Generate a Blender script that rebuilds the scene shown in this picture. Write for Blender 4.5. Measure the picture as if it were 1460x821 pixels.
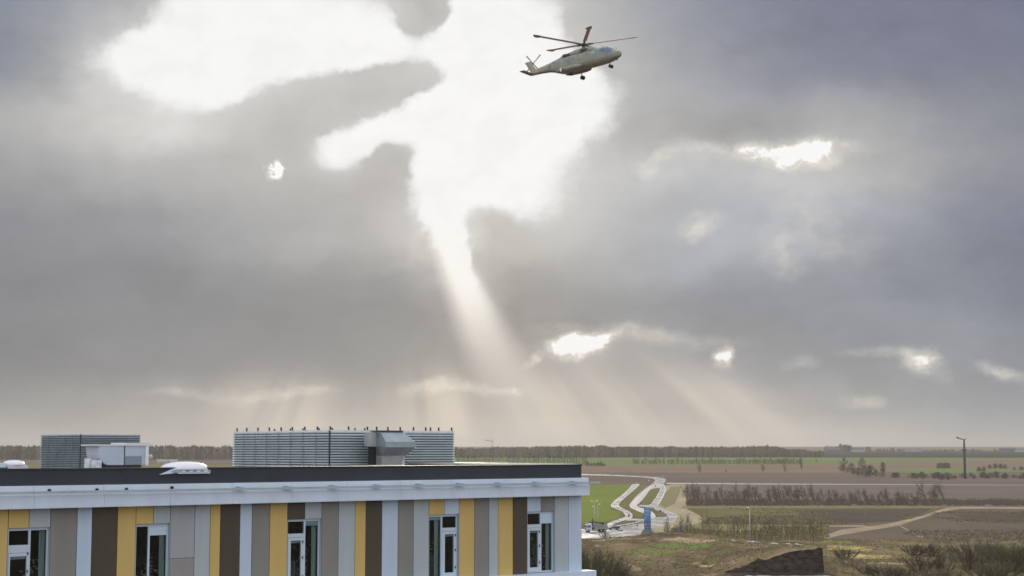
import bpy, bmesh, math, random
from mathutils import Vector, Matrix, noise
R = math.radians
sc = bpy.context.scene
for o in list(bpy.data.objects): bpy.data.objects.remove(o)

# ------------------------------------------------------------------ camera
EYE = 30.0; F = 2300.0; PITCH = math.atan(230.5 / F)
cam_d = bpy.data.cameras.new('camera'); cam = bpy.data.objects.new('camera', cam_d)
sc.collection.objects.link(cam); sc.camera = cam
cam.location = (0, 0, EYE); cam.rotation_euler = (math.pi / 2 + PITCH, 0, 0)
cam_d.sensor_width = 36; cam_d.lens = 36 * F / 1460; cam_d.clip_start = 0.5; cam_d.clip_end = 60000

def ray(px, py):
    """direction (world) in which the spot (px, py) of the photo is seen, y component 1"""
    dx, du = px - 730.0, 410.5 - py
    y = F * math.cos(PITCH) - du * math.sin(PITCH); z = F * math.sin(PITCH) + du * math.cos(PITCH)
    return Vector((dx / y, 1.0, z / y))
def azel(px, py):
    d = ray(px, py).normalized()
    return math.atan2(d.x, d.y) * 2300, math.asin(d.z) * 2300

# ------------------------------------------------------------------ sun
SUN_AZ, SUN_EL = R(-3.6), R(12.5)
sun_d = bpy.data.lights.new('sun', 'SUN'); sun = bpy.data.objects.new('sun', sun_d)
sc.collection.objects.link(sun)
sun_d.energy = 2.2; sun_d.angle = R(4); sun_d.color = (1.0, 0.9, 0.74)
to_sun = Vector((math.sin(SUN_AZ) * math.cos(SUN_EL), math.cos(SUN_AZ) * math.cos(SUN_EL), math.sin(SUN_EL)))
sun.rotation_euler = to_sun.to_track_quat('Z', 'Y').to_euler()
sun.location = (0, 0, 400)

sc.view_settings.view_transform = 'Standard'; sc.view_settings.look = 'None'
sc.view_settings.exposure = 0.0; sc.view_settings.gamma = 1.0; sc.view_settings.use_curve_mapping = False

# ------------------------------------------------------------------ sky
def lin(c):
    return tuple((v / 255 / 12.92) if v / 255 <= 0.04045 else ((v / 255 + 0.055) / 1.055) ** 2.4 for v in c)
world = bpy.data.worlds.new('World'); sc.world = world; world.use_nodes = True
wn = world.node_tree; wn.nodes.clear()
class NT:
    def __init__(s, tree): s.t = tree
    def n(s, kind, **kw):
        x = s.t.nodes.new(kind)
        for k, v in kw.items(): setattr(x, k, v)
        return x
    def put(s, sock, v):
        if isinstance(v, bpy.types.NodeSocket): s.t.links.new(v, sock)
        elif v is not None: sock.default_value = v
    def m(s, op, a, b=None, c=None, clamp=False):
        x = s.n('ShaderNodeMath', operation=op); x.use_clamp = clamp
        s.put(x.inputs[0], a); s.put(x.inputs[1], b); s.put(x.inputs[2], c)
        return x.outputs[0]
    def v(s, op, a, b=None, out=0):
        x = s.n('ShaderNodeVectorMath', operation=op); s.put(x.inputs[0], a); s.put(x.inputs[1], b)
        return x.outputs[out]
    def xyz(s, a, b, c=0.0):
        x = s.n('ShaderNodeCombineXYZ'); s.put(x.inputs[0], a); s.put(x.inputs[1], b); s.put(x.inputs[2], c)
        return x.outputs[0]
    def sep(s, a):
        x = s.n('ShaderNodeSeparateXYZ'); s.put(x.inputs[0], a); return x.outputs
    def rng(s, v, a, b, c=0.0, d=1.0, smooth=True):
        x = s.n('ShaderNodeMapRange'); x.interpolation_type = 'SMOOTHSTEP' if smooth else 'LINEAR'
        for i, q in enumerate((v, a, b, c, d)): s.put(x.inputs[i], q)
        return x.outputs[0]
    def mix(s, f, a, b, blend='MIX'):
        x = s.n('ShaderNodeMix', data_type='RGBA', blend_type=blend); x.clamp_factor = True
        s.put(x.inputs[0], f)
        for sock, q in ((x.inputs[6], a), (x.inputs[7], b)):
            s.put(sock, q if isinstance(q, bpy.types.NodeSocket) else (*q[:3], 1.0))
        return x.outputs[2]
    def noise(s, vec, scale, detail=4, rough=0.55, out=0, dim='3D'):
        x = s.n('ShaderNodeTexNoise', noise_dimensions=dim)
        s.put(x.inputs['Vector'], vec); s.put(x.inputs['Scale'], scale); s.put(x.inputs['Detail'], detail); s.put(x.inputs['Roughness'], rough)
        return x.outputs[out]
    def ramp(s, f, stops, interp='LINEAR'):
        x = s.n('ShaderNodeValToRGB'); cr = x.color_ramp; cr.interpolation = interp
        while len(cr.elements) > 1: cr.elements.remove(cr.elements[-1])
        for i, (p, c) in enumerate(stops):
            e = cr.elements[0] if i == 0 else cr.elements.new(p)
            e.position = p; e.color = (*c[:3], 1.0)
        s.put(x.inputs[0], f); return x.outputs[0]

W = NT(wn)
tc = W.n('ShaderNodeTexCoord').outputs['Generated']
dirn = W.v('NORMALIZE', tc)
X, Y, Z = W.sep(dirn)
U = W.m('MULTIPLY', W.m('ARCTAN2', X, Y), 2300.0)          # azimuth and elevation, 2300 to the radian
V = W.m('MULTIPLY', W.m('ARCSINE', Z), 2300.0)
UV = W.xyz(U, V)
w1 = W.v('SUBTRACT', W.noise(UV, 0.0075, 5, 0.55, out=1), (0.5, 0.5, 0.5))
w2 = W.v('SUBTRACT', W.noise(UV, 0.03, 6, 0.65, out=1), (0.5, 0.5, 0.5))
UVw = W.v('ADD', UV, W.v('ADD', W.v('MULTIPLY', w1, (95, 60, 0)), W.v('MULTIPLY', w2, (24, 18, 0))))
Uw, Vw, _ = W.sep(UVw)
# broad cloud colours: one ramp of colours along the azimuth for each of nine elevations
g = lambda x: (x, x, x)
rows = [
 (0,   [(0,(135,143,160)),(100,(142,147,160)),(190,(168,168,170)),(260,(215,214,212)),(560,(205,203,200)),(600,(188,186,183)),(650,(205,203,200)),(820,(190,190,190)),(860,(172,173,175)),(950,(150,153,163)),(1050,(137,142,158)),(1200,(128,132,150)),(1350,(120,124,143)),(1460,(114,119,139))]),
 (100, [(0,(142,147,160)),(70,(160,163,168)),(130,(195,195,195)),(300,(220,219,218)),(420,(196,195,193)),(520,(184,182,179)),(640,(196,194,191)),(840,(190,190,188)),(900,(176,177,178)),(980,(158,160,167)),(1080,(145,148,160)),(1200,(133,137,154)),(1350,(126,130,148)),(1460,(122,127,146))]),
 (190, [(0,(178,178,178)),(120,(192,191,189)),(250,(206,205,203)),(330,(184,182,179)),(400,(178,176,173)),(500,(186,184,181)),(590,(188,186,183)),(840,(182,182,181)),(950,(178,178,178)),(1030,(168,168,169)),(1150,(172,172,174)),(1250,(165,166,168)),(1350,(152,154,162)),(1460,(142,145,157))]),
 (250, [(0,(160,160,163)),(150,(172,172,173)),(300,(182,181,180)),(420,(182,181,179)),(520,(180,178,176)),(580,(186,184,181)),(820,(188,188,187)),(900,(182,183,185)),(1000,(182,184,188)),(1150,(188,188,189)),(1270,(174,174,175)),(1370,(160,161,167)),(1460,(148,150,159))]),
 (330, [(0,(147,147,152)),(200,(158,158,162)),(380,(168,168,168)),(520,(176,174,171)),(590,(192,189,184)),(640,(225,222,216)),(700,(192,188,180)),(790,(190,188,184)),(900,(178,179,182)),(1000,(180,182,186)),(1130,(174,176,181)),(1250,(162,164,171)),(1350,(150,153,165)),(1460,(138,141,156))]),
 (430, [(0,(145,145,147)),(200,(150,150,152)),(400,(156,156,156)),(560,(161,160,158)),(620,(170,167,162)),(680,(192,187,178)),(740,(170,166,160)),(850,(170,169,168)),(1000,(165,166,170)),(1150,(162,164,169)),(1300,(154,156,163)),(1460,(143,145,157))]),
 (520, [(0,(148,147,148)),(200,(152,151,152)),(400,(157,156,156)),(560,(161,160,158)),(660,(174,170,164)),(740,(184,179,172)),(850,(186,182,177)),(960,(178,176,174)),(1080,(170,169,170)),(1250,(162,163,166)),(1350,(164,165,168)),(1460,(156,157,163))]),
 (570, [(0,(163,162,160)),(200,(172,170,167)),(380,(180,177,171)),(500,(176,173,168)),(620,(188,183,175)),(740,(194,188,179)),(860,(196,190,183)),(1000,(190,185,180)),(1130,(184,181,178)),(1280,(176,176,176)),(1460,(166,167,171))]),
 (636, [(0,(176,174,170)),(200,(186,183,178)),(400,(198,193,185)),(600,(207,202,193)),(800,(214,208,198)),(1000,(208,203,195)),(1200,(200,197,192)),(1350,(188,187,185)),(1460,(181,181,180))]),
]
fac = W.m('DIVIDE', W.m('ADD', Uw, 800.0), 1600.0, clamp=True)
base = None; vprev = None
for py, stops in rows:
    o_ = {330: (-6, -5, -3), 430: (-15, -13, -9), 520: (-16, -13, -9), 570: (-17, -14, -10), 636: (-12, -10, -8)}.get(py, (0, 0, 0))
    st = [((azel(px, py)[0] + 800) / 1600, lin(tuple(a + b for a, b in zip(c, o_)))) for px, c in stops]
    col = W.ramp(fac, st, 'B_SPLINE' if False else 'LINEAR')
    vv = azel(730, py)[1]
    base = col if base is None else W.mix(W.rng(Vw, vprev, vv), base, col)
    vprev = vv
def total(blobs, uv=None):
    """sum of soft round spots (px, py, rx, ry, rotation, weight) at the azimuths and elevations seen there"""
    cu, cv, _ = W.sep(uv or UVw); acc = 0.0
    for px, py, rx, ry, rot, wt in blobs:
        a, e = azel(px, py)
        mp = W.n('ShaderNodeMapping', vector_type='TEXTURE')
        W.put(mp.inputs['Vector'], W.xyz(cu, cv, acc))
        mp.inputs['Location'].default_value = (a, e, 0); mp.inputs['Rotation'].default_value = (0, 0, R(rot)); mp.inputs['Scale'].default_value = (rx, ry, 1e7)
        acc = W.m('ADD', acc, W.rng(W.v('LENGTH', mp.outputs[0], None, 1), 1.8, 0.0, 0.0, wt))
    return acc
# mottling of the cloud deck
mot = W.noise(W.v('MULTIPLY', UVw, (0.6, 1.4, 1)), 0.006, 5, 0.5)
fine = W.noise(W.v('MULTIPLY', UVw, (0.7, 1.3, 1)), 0.022, 5, 0.55)
base = W.v('MULTIPLY', base, W.xyz(*[W.m('ADD', W.rng(mot, 0.25, 0.75, 0.85, 1.10, False), W.rng(fine, 0.3, 0.7, -0.035, 0.035, False))] * 3))
# the torn gaps the sun breaks through  (px, py, rx, ry, rotation, weight)
UVe = W.v('ADD', UV, W.v('ADD', W.v('MULTIPLY', w1, (46, 38, 0)), W.v('MULTIPLY', w2, (26, 24, 0))))
gap = total([
 (300, 10, 100, 85, 0, 1.1), (212, 82, 74, 34, -8, .95), (290, 105, 80, 58, -12, 1.0), (345, 125, 42, 30, 0, .4), (430, 30, 110, 66, 0, 1.1), (545, 62, 70, 40, 5, .9), (400, 85, 70, 34, 0, .7),
 (712, 25, 84, 95, 0, 1.1), (862, 48, 52, 44, 0, -.9), (650, 60, 50, 56, 0, .8), (740, 140, 110, 84, 0, 1.1), (805, 135, 62, 58, 0, .7), (690, 225, 98, 72, -20, 1.1), (610, 160, 80, 28, 22, .95), (492, 206, 44, 28, 12, 1.0), (550, 188, 40, 22, 20, .6),
 (628, 280, 38, 44, 8, .8), (636, 325, 21, 40, 16, 1.05), (648, 362, 15, 34, 20, 1.1), (661, 394, 11, 26, 22, .9), (740, 262, 58, 42, -30, .5), (635, 235, 44, 44, 0, .5),
 (470, 140, 112, 30, 14, -.95), (370, 178, 70, 42, 20, -.7), (590, 108, 74, 20, 4, -.95), (598, 6, 34, 40, 0, -1.9), (560, 234, 26, 26, 0, -.9), (180, 8, 74, 36, 30, -.6), (716, 350, 24, 46, 12, -.5)], UVe)
wisp = W.noise(W.v('ADD', W.v('MULTIPLY', UV, (0.8, 1.2, 1)), W.v('MULTIPLY', w1, (60, 60, 0))), 0.016, 7, 0.62)
gap = W.m('ADD', gap, W.m('MULTIPLY', W.m('MULTIPLY', W.m('SUBTRACT', wisp, 0.5), 0.75), W.rng(gap, 0.0, 0.35)))
glow = W.rng(gap, 0.0, 0.62, 0, 1)
core = W.rng(gap, 0.18, 0.92, 0, 1)
# lumps of the deck: broad darker and lighter masses
shade = total([(1030, 178, 110, 26, 0, -.10), (1230, 60, 230, 70, -8, -.05), (785, 445, 95, 50, -10, -.11), (510, 150, 150, 34, 14, -.06), (880, 160, 40, 70, 0, -.06), (570, 245, 40, 50, 0, -.05), (100, 400, 190, 60, 5, -.05), (40, 60, 120, 40, -15, -.06), (490, 145, 120, 30, 14, -.09), (590, 10, 40, 40, 0, -.08), (565, 235, 36, 36, 0, -.06), (1120, 470, 130, 30, -8, -.06), (1380, 360, 130, 45, 0, -.06),
 (930, 245, 70, 26, 10, .08), (1180, 300, 110, 40, -18, .08), (1010, 330, 80, 36, 0, .07), (870, 410, 110, 24, 12, .08), (1130, 345, 40, 40, 0, .06), (480, 330, 90, 40, 10, .06), (1330, 195, 120, 26, -4, .06), (180, 200, 140, 34, 5, .06), (1290, 250, 100, 20, 8, .06), (640, 470, 60, 30, 0, -.04)])
shm_ = W.m('ADD', 1.0, W.m('MULTIPLY', shade, W.rng(wisp, 0.35, 0.65, 0.8, 1.9, False))); base = W.v('MULTIPLY', base, W.xyz(shm_, shm_, shm_))
veil = total([(330, 140, 170, 70, 0, .62), (230, 60, 150, 90, 0, .4), (710, 150, 230, 190, 0, .55), (560, 110, 200, 60, 8, .35), (810, 280, 110, 110, 20, .4), (640, 320, 70, 110, 10, .45), (490, 220, 80, 40, 0, .3)], UVw)
base = W.mix(W.m('MULTIPLY', W.rng(veil, 0.0, 1.3, 0, 1, False), 0.50), base, lin((238, 237, 235)))
col = W.mix(W.m('MULTIPLY', glow, 0.50), base, lin((238, 238, 237)))
col = W.mix(core, col, W.mix(W.rng(wisp, 0.35, 0.6), lin((243, 243, 243)), lin((248, 248, 248))))
# small breaks in the deck
small = total([(391, 236, 6, 10, 0, 2.4), (1130, 217, 74, 16, 0, 1.35), (1180, 216, 34, 12, 0, .7), (945, 228, 26, 10, 20, .62), (1020, 215, 55, 12, 0, .33), (990, 322, 22, 14, 20, .5), (1110, 365, 30, 22, -45, .36), (1170, 330, 60, 34, -30, .22),
 (824, 494, 34, 15, 8, 1.6), (765, 516, 15, 6, 35, .75), (880, 477, 80, 12, -5, .36), (835, 502, 60, 24, 0, .12), (1000, 482, 60, 10, -8, .16), (1130, 222, 110, 30, 0, .14), (980, 226, 80, 20, 0, .20), (1034, 509, 12, 12, -40, .95), (1318, 524, 30, 13, -30, .75), (1150, 518, 24, 8, 0, .3), (1232, 570, 22, 9, 0, .42), (1440, 532, 34, 9, -15, .45), (395, 556, 62, 7, 0, .6), (275, 562, 50, 6, 0, .32), (625, 552, 48, 8, 0, .6), (712, 556, 34, 5, 0, .4), (732, 558, 8, 8, 0, .4), (1260, 505, 45, 7, 0, .22)])
frag = W.m('MULTIPLY', W.rng(fine, 0.36, 0.64, 0.55, 1.3), W.rng(W.noise(UVw, 0.045, 5, 0.6), 0.36, 0.62, 0.75, 1.15))
small = W.m('MULTIPLY', small, frag)
halo = W.rng(small, 0.0, 1.0, 0, 0.85, False)
col = W.mix(halo, col, lin((240, 234, 222)))
col = W.mix(W.rng(small, 0.72, 1.05), col, lin((250, 250, 249)))
# shafts of light fanning out from the sun's place behind the deck
sa, se = azel(566, 185)
du = W.m('SUBTRACT', U, sa); dv = W.m('SUBTRACT', se, V)
ang = W.m('ARCTAN2', du, dv)
wob = W.m('MULTIPLY', W.m('SUBTRACT', W.noise(UV, 0.004, 2), 0.5), 0.05)
ang = W.m('ADD', ang, wob)
shn = W.noise(W.xyz(W.m('MULTIPLY', ang, 7.0), 3.3), 1.0, 2, 0.5)
rays = W.m('MULTIPLY', W.rng(shn, 0.34, 0.66, 0.15, 1), W.rng(V, azel(730, 480)[1], azel(730, 575)[1], 0, 1))
env = total([(392, 600, 70, 62, 0, 1.5), (620, 600, 70, 80, 0, 1.1), (720, 600, 90, 90, 0, .5), (880, 575, 120, 90, -20, .95), (1030, 580, 120, 75, -30, .8), (1150, 610, 120, 50, -30, .6), (960, 640, 230, 40, 0, .3)], UV)
col = W.mix(W.m('MULTIPLY', W.m('MULTIPLY', rays, env), 0.46), col, lin((240, 226, 208)))
shaft = W.m('MULTIPLY', W.rng(W.m('ABSOLUTE', W.m('SUBTRACT', ang, 0.405)), 0.02, 0.155, 1, 0), 1.0)
fade = W.m('MULTIPLY', W.rng(V, azel(730, 590)[1], azel(730, 385)[1], 0.16, 0.92), W.rng(V, azel(730, 385)[1], azel(730, 300)[1], 1.0, 0.0))
col = W.mix(W.m('MULTIPLY', shaft, fade), col, lin((246, 240, 230)))
neck = W.m('MULTIPLY', W.rng(W.m('ABSOLUTE', W.m('SUBTRACT', ang, 0.425)), 0.03, 0.105, 1, 0), W.m('MULTIPLY', W.rng(V, azel(730, 475)[1], azel(730, 385)[1], 0.0, 1.0), W.rng(V, azel(730, 330)[1], azel(730, 270)[1], 1.0, 0.0)))
col = W.mix(neck, col, lin((248, 247, 244)))
# the sky over and behind the viewer: brighter broken cloud with the clear blue showing
nish = W.n('ShaderNodeTexSky', sky_type='NISHITA'); nish.sun_disc = False
nish.sun_elevation = SUN_EL; nish.sun_rotation = SUN_AZ; nish.altitude = 30
brk = W.noise(dirn, 2.6, 5, 0.55)
cl = W.mix(W.rng(brk, 0.35, 0.65), (1.27, 1.36, 1.52), (1.62, 1.64, 1.68))
away = W.m('MAXIMUM', W.rng(Z, 0.30, 0.62), W.rng(Y, 0.80, 0.25))
low = W.rng(Z, 0.02, 0.25, 0.72, 1.0)
cl = W.v('MULTIPLY', cl, W.xyz(low, low, low))
col = W.mix(away, col, cl)
bg1 = W.n('ShaderNodeBackground'); W.put(bg1.inputs[0], nish.outputs[0]); bg1.inputs[1].default_value = 0.06
bg2 = W.n('ShaderNodeBackground'); W.put(bg2.inputs[0], col); bg2.inputs[1].default_value = 1.0
mixs = W.n('ShaderNodeMixShader')                           # the deck hides the clear sky except for thin places overhead and behind
W.put(mixs.inputs[0], W.rng(away, 0.0, 1.0, 0.985, 0.72)); wn.links.new(bg1.outputs[0], mixs.inputs[1]); wn.links.new(bg2.outputs[0], mixs.inputs[2])
wo = W.n('ShaderNodeOutputWorld'); wn.links.new(mixs.outputs[0], wo.inputs[0])
world.cycles.sampling_method = 'MANUAL'; world.cycles.sample_map_resolution = 512

# ------------------------------------------------------------------ helpers
col0 = sc.collection
class MB:
    """collects faces for one mesh object"""
    def __init__(s): s.v = []; s.f = []; s.mi = []; s.sm = []
    def add(s, vs, fs, mi=0, smooth=False):
        b = len(s.v); s.v += [tuple(v) for v in vs]
        s.f += [tuple(b + i for i in f) for f in fs]; s.mi += [mi] * len(fs); s.sm += [smooth] * len(fs)
    def quad(s, a, b, c, d, mi=0): s.add([a, b, c, d], [(0, 1, 2, 3)], mi)
    def box(s, x0, x1, y0, y1, z0, z1, mi=0, tf=None):
        vs = [Vector((x, y, z)) for z in (z0, z1) for y in (y0, y1) for x in (x0, x1)]
        if tf: vs = [tf @ v for v in vs]
        s.add(vs, [(0, 2, 3, 1), (4, 5, 7, 6), (0, 1, 5, 4), (2, 6, 7, 3), (0, 4, 6, 2), (1, 3, 7, 5)], mi)
    def tube(s, pts, rad, n=6, mi=0, cap=True, smooth=True):
        pts = [Vector(p) for p in pts]; rad = rad if isinstance(rad, (list, tuple)) else [rad] * len(pts)
        vs = []; fs = []; k = len(pts)
        for i, p in enumerate(pts):
            d = (pts[min(i + 1, k - 1)] - pts[max(i - 1, 0)]).normalized()
            up = Vector((0, 0, 1)) if abs(d.z) < 0.9 else Vector((1, 0, 0))
            a = d.cross(up).normalized(); b = d.cross(a)
            vs += [p + (a * math.cos(2 * math.pi * j / n) + b * math.sin(2 * math.pi * j / n)) * rad[i] for j in range(n)]
        for i in range(k - 1):
            fs += [(i * n + j, i * n + (j + 1) % n, (i + 1) * n + (j + 1) % n, (i + 1) * n + j) for j in range(n)]
        if cap: fs += [tuple(range(n))[::-1], tuple((k - 1) * n + j for j in range(n))]
        s.add(vs, fs, mi, smooth)
    def loft(s, rings, mi=0, cap=True, smooth=True):
        n = len(rings[0]); vs = [v for r in rings for v in r]; fs = []
        for i in range(len(rings) - 1):
            fs += [(i * n + j, i * n + (j + 1) % n, (i + 1) * n + (j + 1) % n, (i + 1) * n + j) for j in range(n)]
        if cap: fs += [tuple(range(n))[::-1], tuple((len(rings) - 1) * n + j for j in range(n))]
        s.add(vs, fs, mi, smooth)
    def prism(s, poly, z0, z1, mi=0):
        n = len(poly)
        s.add([(x, y, z0) for x, y in poly] + [(x, y, z1) for x, y in poly],
              [tuple(range(n))[::-1], tuple(range(n, 2 * n))] + [(i, (i + 1) % n, n + (i + 1) % n, n + i) for i in range(n)], mi)
    def build(s, name, mats, parent=None, loc=(0, 0, 0), rotz=0.0):
        me = bpy.data.meshes.new(name); me.from_pydata(s.v, [], s.f)
        for m in (mats if isinstance(mats, (list, tuple)) else [mats]): me.materials.append(m)
        me.polygons.foreach_set('material_index', s.mi); me.polygons.foreach_set('use_smooth', s.sm); me.update()
        o = bpy.data.objects.new(name, me); col0.objects.link(o); o.parent = parent
        o.location = loc; o.rotation_euler = (0, 0, rotz)
        return o
def tag(o, label, cat=None, group=None, kind=None):
    if label: o['label'] = label
    if cat: o['category'] = cat
    if group: o['group'] = group
    if kind: o['kind'] = kind
    return o
def thing(name, label, cat, loc=(0, 0, 0), rotz=0.0, group=None):
    o = bpy.data.objects.new(name, None); col0.objects.link(o); o.location = loc; o.rotation_euler = (0, 0, rotz)
    o.empty_display_size = 0.3
    return tag(o, label, cat, group)
def kids(o): return [c for c in bpy.data.objects if c.parent is o]
def dup(root, loc, rotz=0.0, scale=1.0, label=None, tree=None):
    """copy of a thing with its parts and their sub-parts; tree = [(part, [subparts])]"""
    r = root.copy(); col0.objects.link(r); r.location = loc; r.rotation_euler = (0, 0, rotz)
    r.scale = (scale,) * 3 if isinstance(scale, (int, float)) else scale
    if label: r['label'] = label
    for p, subs in (tree or []):
        c = p.copy(); col0.objects.link(c); c.parent = r
        for q in subs: d = q.copy(); col0.objects.link(d); d.parent = c
    return r

def mat(name, c, rough=0.7, metal=0.0, var=0.0, vs=1.0, bump=0.0, bs=5.0, c2=None, spec=0.5, stretch=(1, 1, 1), detail=5, coat=0.0):
    m = bpy.data.materials.new(name); m.use_nodes = True; t = NT(m.node_tree); p = m.node_tree.nodes['Principled BSDF']
    p.inputs['Roughness'].default_value = rough; p.inputs['Metallic'].default_value = metal
    if rough >= .9: spec = 0.0
    p.inputs['Specular IOR Level'].default_value = spec; p.inputs['Coat Weight'].default_value = coat
    p.inputs['Base Color'].default_value = (*c, 1)
    if var or c2 or bump:
        co = t.n('ShaderNodeTexCoord').outputs['Object']; co = t.v('MULTIPLY', co, stretch)
    if var or c2:
        nz = t.noise(co, vs, detail, 0.6); f = t.rng(nz, 0.32, 0.68, 0, 1, False)
        a = c2 if c2 else tuple(v * (1 - var) for v in c); b = c if c2 else tuple(v * (1 + var) for v in c)
        t.put(p.inputs['Base Color'], t.mix(f, a, b))
    if bump:
        bn = t.n('ShaderNodeBump'); bn.inputs['Strength'].default_value = 1.0; bn.inputs['Distance'].default_value = bump
        t.put(bn.inputs['Height'], t.noise(co, bs, 6, 0.65)); t.put(p.inputs['Normal'], bn.outputs[0])
    return m

# ------------------------------------------------------------------ terrain: flat near the town, rising gently far off
KN = [(-3000, 0), (1500, 0), (1750, 1.5), (2000, 4), (2250, 7), (2500, 10.2), (2750, 13.4), (3000, 16.4), (3250, 18.6), (3600, 20.6), (4000, 22.4), (4500, 24.2), (5200, 26.2), (6000, 28.4), (7000, 31), (8000, 35), (9500, 43), (11000, 52), (13000, 48), (16000, 20)]
def terr(y):
    for (a, za), (b, zb) in zip(KN, KN[1:]):
        if y <= b: return za + (zb - za) * (y - a) / (b - a)
    return KN[-1][1]
def ground(px, py, zo=0.0):
    """where the sight line through (px, py) of the photo meets the plain"""
    d = ray(px, py); lo, hi = 150.0, 16000.0
    for _ in range(50):
        m = (lo + hi) / 2
        if EYE + m * d.z < terr(m) + zo: hi = m
        else: lo = m
    return Vector((d.x * hi, hi, terr(hi) + zo))
def at(px, py, y):
    d = ray(px, py); return Vector((d.x * y, y, EYE + d.z * y))

def chaikin(P, k=2):
    for _ in range(k):
        Q = []
        for i in range(len(P)):
            (ax, ay), (bx, by) = P[i], P[(i + 1) % len(P)]; Q += [(ax * .75 + bx * .25, ay * .75 + by * .25), (ax * .25 + bx * .75, ay * .25 + by * .75)]
        P = Q
    return P
def sheet(name, pxpoly, m, off, kind='structure', world=None, thick=0.0):
    pts = world if world else [ground(*p) for p in pxpoly]
    bm = bmesh.new(); vs = [bm.verts.new((p[0], p[1], 0)) for p in pts]; bm.faces.new(vs)
    bmesh.ops.triangulate(bm, faces=bm.faces[:])
    for k, _ in KN:
        bmesh.ops.bisect_plane(bm, geom=bm.verts[:] + bm.edges[:] + bm.faces[:], plane_co=(0, k, 0), plane_no=(0, 1, 0))
    bmesh.ops.recalc_face_normals(bm, faces=bm.faces[:])
    for v in bm.verts: v.co.z = terr(v.co.y) + off * (.03 + .12 * min(max((v.co.y - 1200) / 1800, 0), 1))
    for f in bm.faces:
        if f.normal.z < 0: f.normal_flip()
    if thick:
        bmesh.ops.remove_doubles(bm, verts=bm.verts[:], dist=.001); r = bmesh.ops.extrude_face_region(bm, geom=bm.faces[:])
        for v in [g_ for g_ in r['geom'] if isinstance(g_, bmesh.types.BMVert)]: v.co.z += thick
    me = bpy.data.meshes.new(name); bm.to_mesh(me); bm.free(); me.materials.append(m)
    o = bpy.data.objects.new(name, me); col0.objects.link(o); o['kind'] = kind
    return o

rnd = random.Random(7)
M = {}
def fieldmat(name, c, c2, scale=0.02, stretch=(1, 1, 1), rough=0.95, bump=0.25, rows=None, dust=0.35, bs=0.7):
    """soil, grass or scrub seen from afar: two tones at two scales, optional plough lines"""
    m = bpy.data.materials.new(name); m.use_nodes = True; t = NT(m.node_tree); p = m.node_tree.nodes['Principled BSDF']
    co = t.n('ShaderNodeTexCoord').outputs['Object']
    cs = t.v('MULTIPLY', co, stretch)
    a = t.noise(cs, scale, 6, 0.6); b = t.noise(cs, scale * 14, 5, 0.6)
    f = t.m('ADD', t.rng(a, 0.3, 0.7, 0, 1, False), t.m('MULTIPLY', t.m('SUBTRACT', b, 0.5), dust * 3), clamp=True)
    col = t.mix(f, c2, c)
    if rows:
        wv = t.n('ShaderNodeTexWave', wave_type='BANDS', bands_direction='X')
        mp = t.n('ShaderNodeMapping'); mp.inputs['Rotation'].default_value = (0, 0, R(rows[1])); t.put(mp.inputs['Vector'], co); t.put(wv.inputs['Vector'], mp.outputs[0])
        wv.inputs['Scale'].default_value = rows[0]; wv.inputs['Distortion'].default_value = 1.5; wv.inputs['Detail'].default_value = 2
        col = t.mix(t.m('MULTIPLY', wv.outputs['Fac'], rows[2]), col, tuple(v * 0.6 for v in c2))
    t.put(p.inputs['Base Color'], col); p.inputs['Roughness'].default_value = rough; p.inputs['Specular IOR Level'].default_value = 0.0
    bn = t.n('ShaderNodeBump'); bn.inputs['Distance'].default_value = bump; t.put(bn.inputs['Height'], t.noise(co, bs, 6, 0.7)); t.put(p.inputs['Normal'], bn.outputs[0])
    return m
M['plain'] = fieldmat('scrubland', (.175, .135, .10), (.115, .09, .068), .012, (1, .35, 1))
M['green'] = fieldmat('winter_crop', (.195, .225, .055), (.155, .182, .045), .008, rows=(.085, 58, .10), dust=.15, bump=.08)
M['green_far'] = fieldmat('far_crop', (.175, .215, .085), (.135, .17, .07), .004)
M['plough'] = fieldmat('ploughed_soil', (.20, .155, .125), (.15, .118, .098), .01, (.4, 1.6, 1), rows=(.25, 86, .15), dust=.2)
M['plough_far'] = fieldmat('grey_ploughed_soil', (.175, .136, .108), (.135, .105, .085), .006, (.3, 1.2, 1), dust=.15)
M['stubble'] = fieldmat('reddish_stubble', (.235, .165, .12), (.185, .13, .098), .004, (.3, 1, 1), dust=.15)
M['heath'] = fieldmat('dark_heath', (.072, .064, .058), (.055, .050, .046), .004, (.3, 1, 1), dust=.2)
M['verge'] = fieldmat('rough_verge', (.20, .175, .085), (.13, .115, .06), .03, dust=.5)
M['sand'] = fieldmat('bare_sandy_soil', (.42, .34, .23), (.30, .25, .15), .035, (1, .5, 1), dust=.4, bump=.15)
M['scrub'] = fieldmat('olive_scrub', (.19, .17, .075), (.115, .095, .055), .02, (1, .3, 1), dust=.6)
M['yellow'] = fieldmat('yellow_green_grass', (.27, .24, .11), (.17, .14, .08), .03, (1, .4, 1), dust=.6)
M['brush'] = fieldmat('dark_brush', (.12, .098, .075), (.092, .075, .06), .03, (1, .4, 1), dust=.6, bump=.5)
M['island'] = fieldmat('roadside_grass', (.19, .18, .075), (.14, .125, .06), .05, dust=.4)

g0 = MB(); ys = [k for k, _ in KN]; xs = [-15000, -4000, 0, 4000, 15000]
for i in range(len(ys) - 1):
    for j in range(4): g0.quad((xs[j], ys[i], terr(ys[i])), (xs[j + 1], ys[i], terr(ys[i])), (xs[j + 1], ys[i + 1], terr(ys[i + 1])), (xs[j], ys[i + 1], terr(ys[i + 1])))
tag(g0.build('ground', M['plain']), None, kind='structure')

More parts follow.
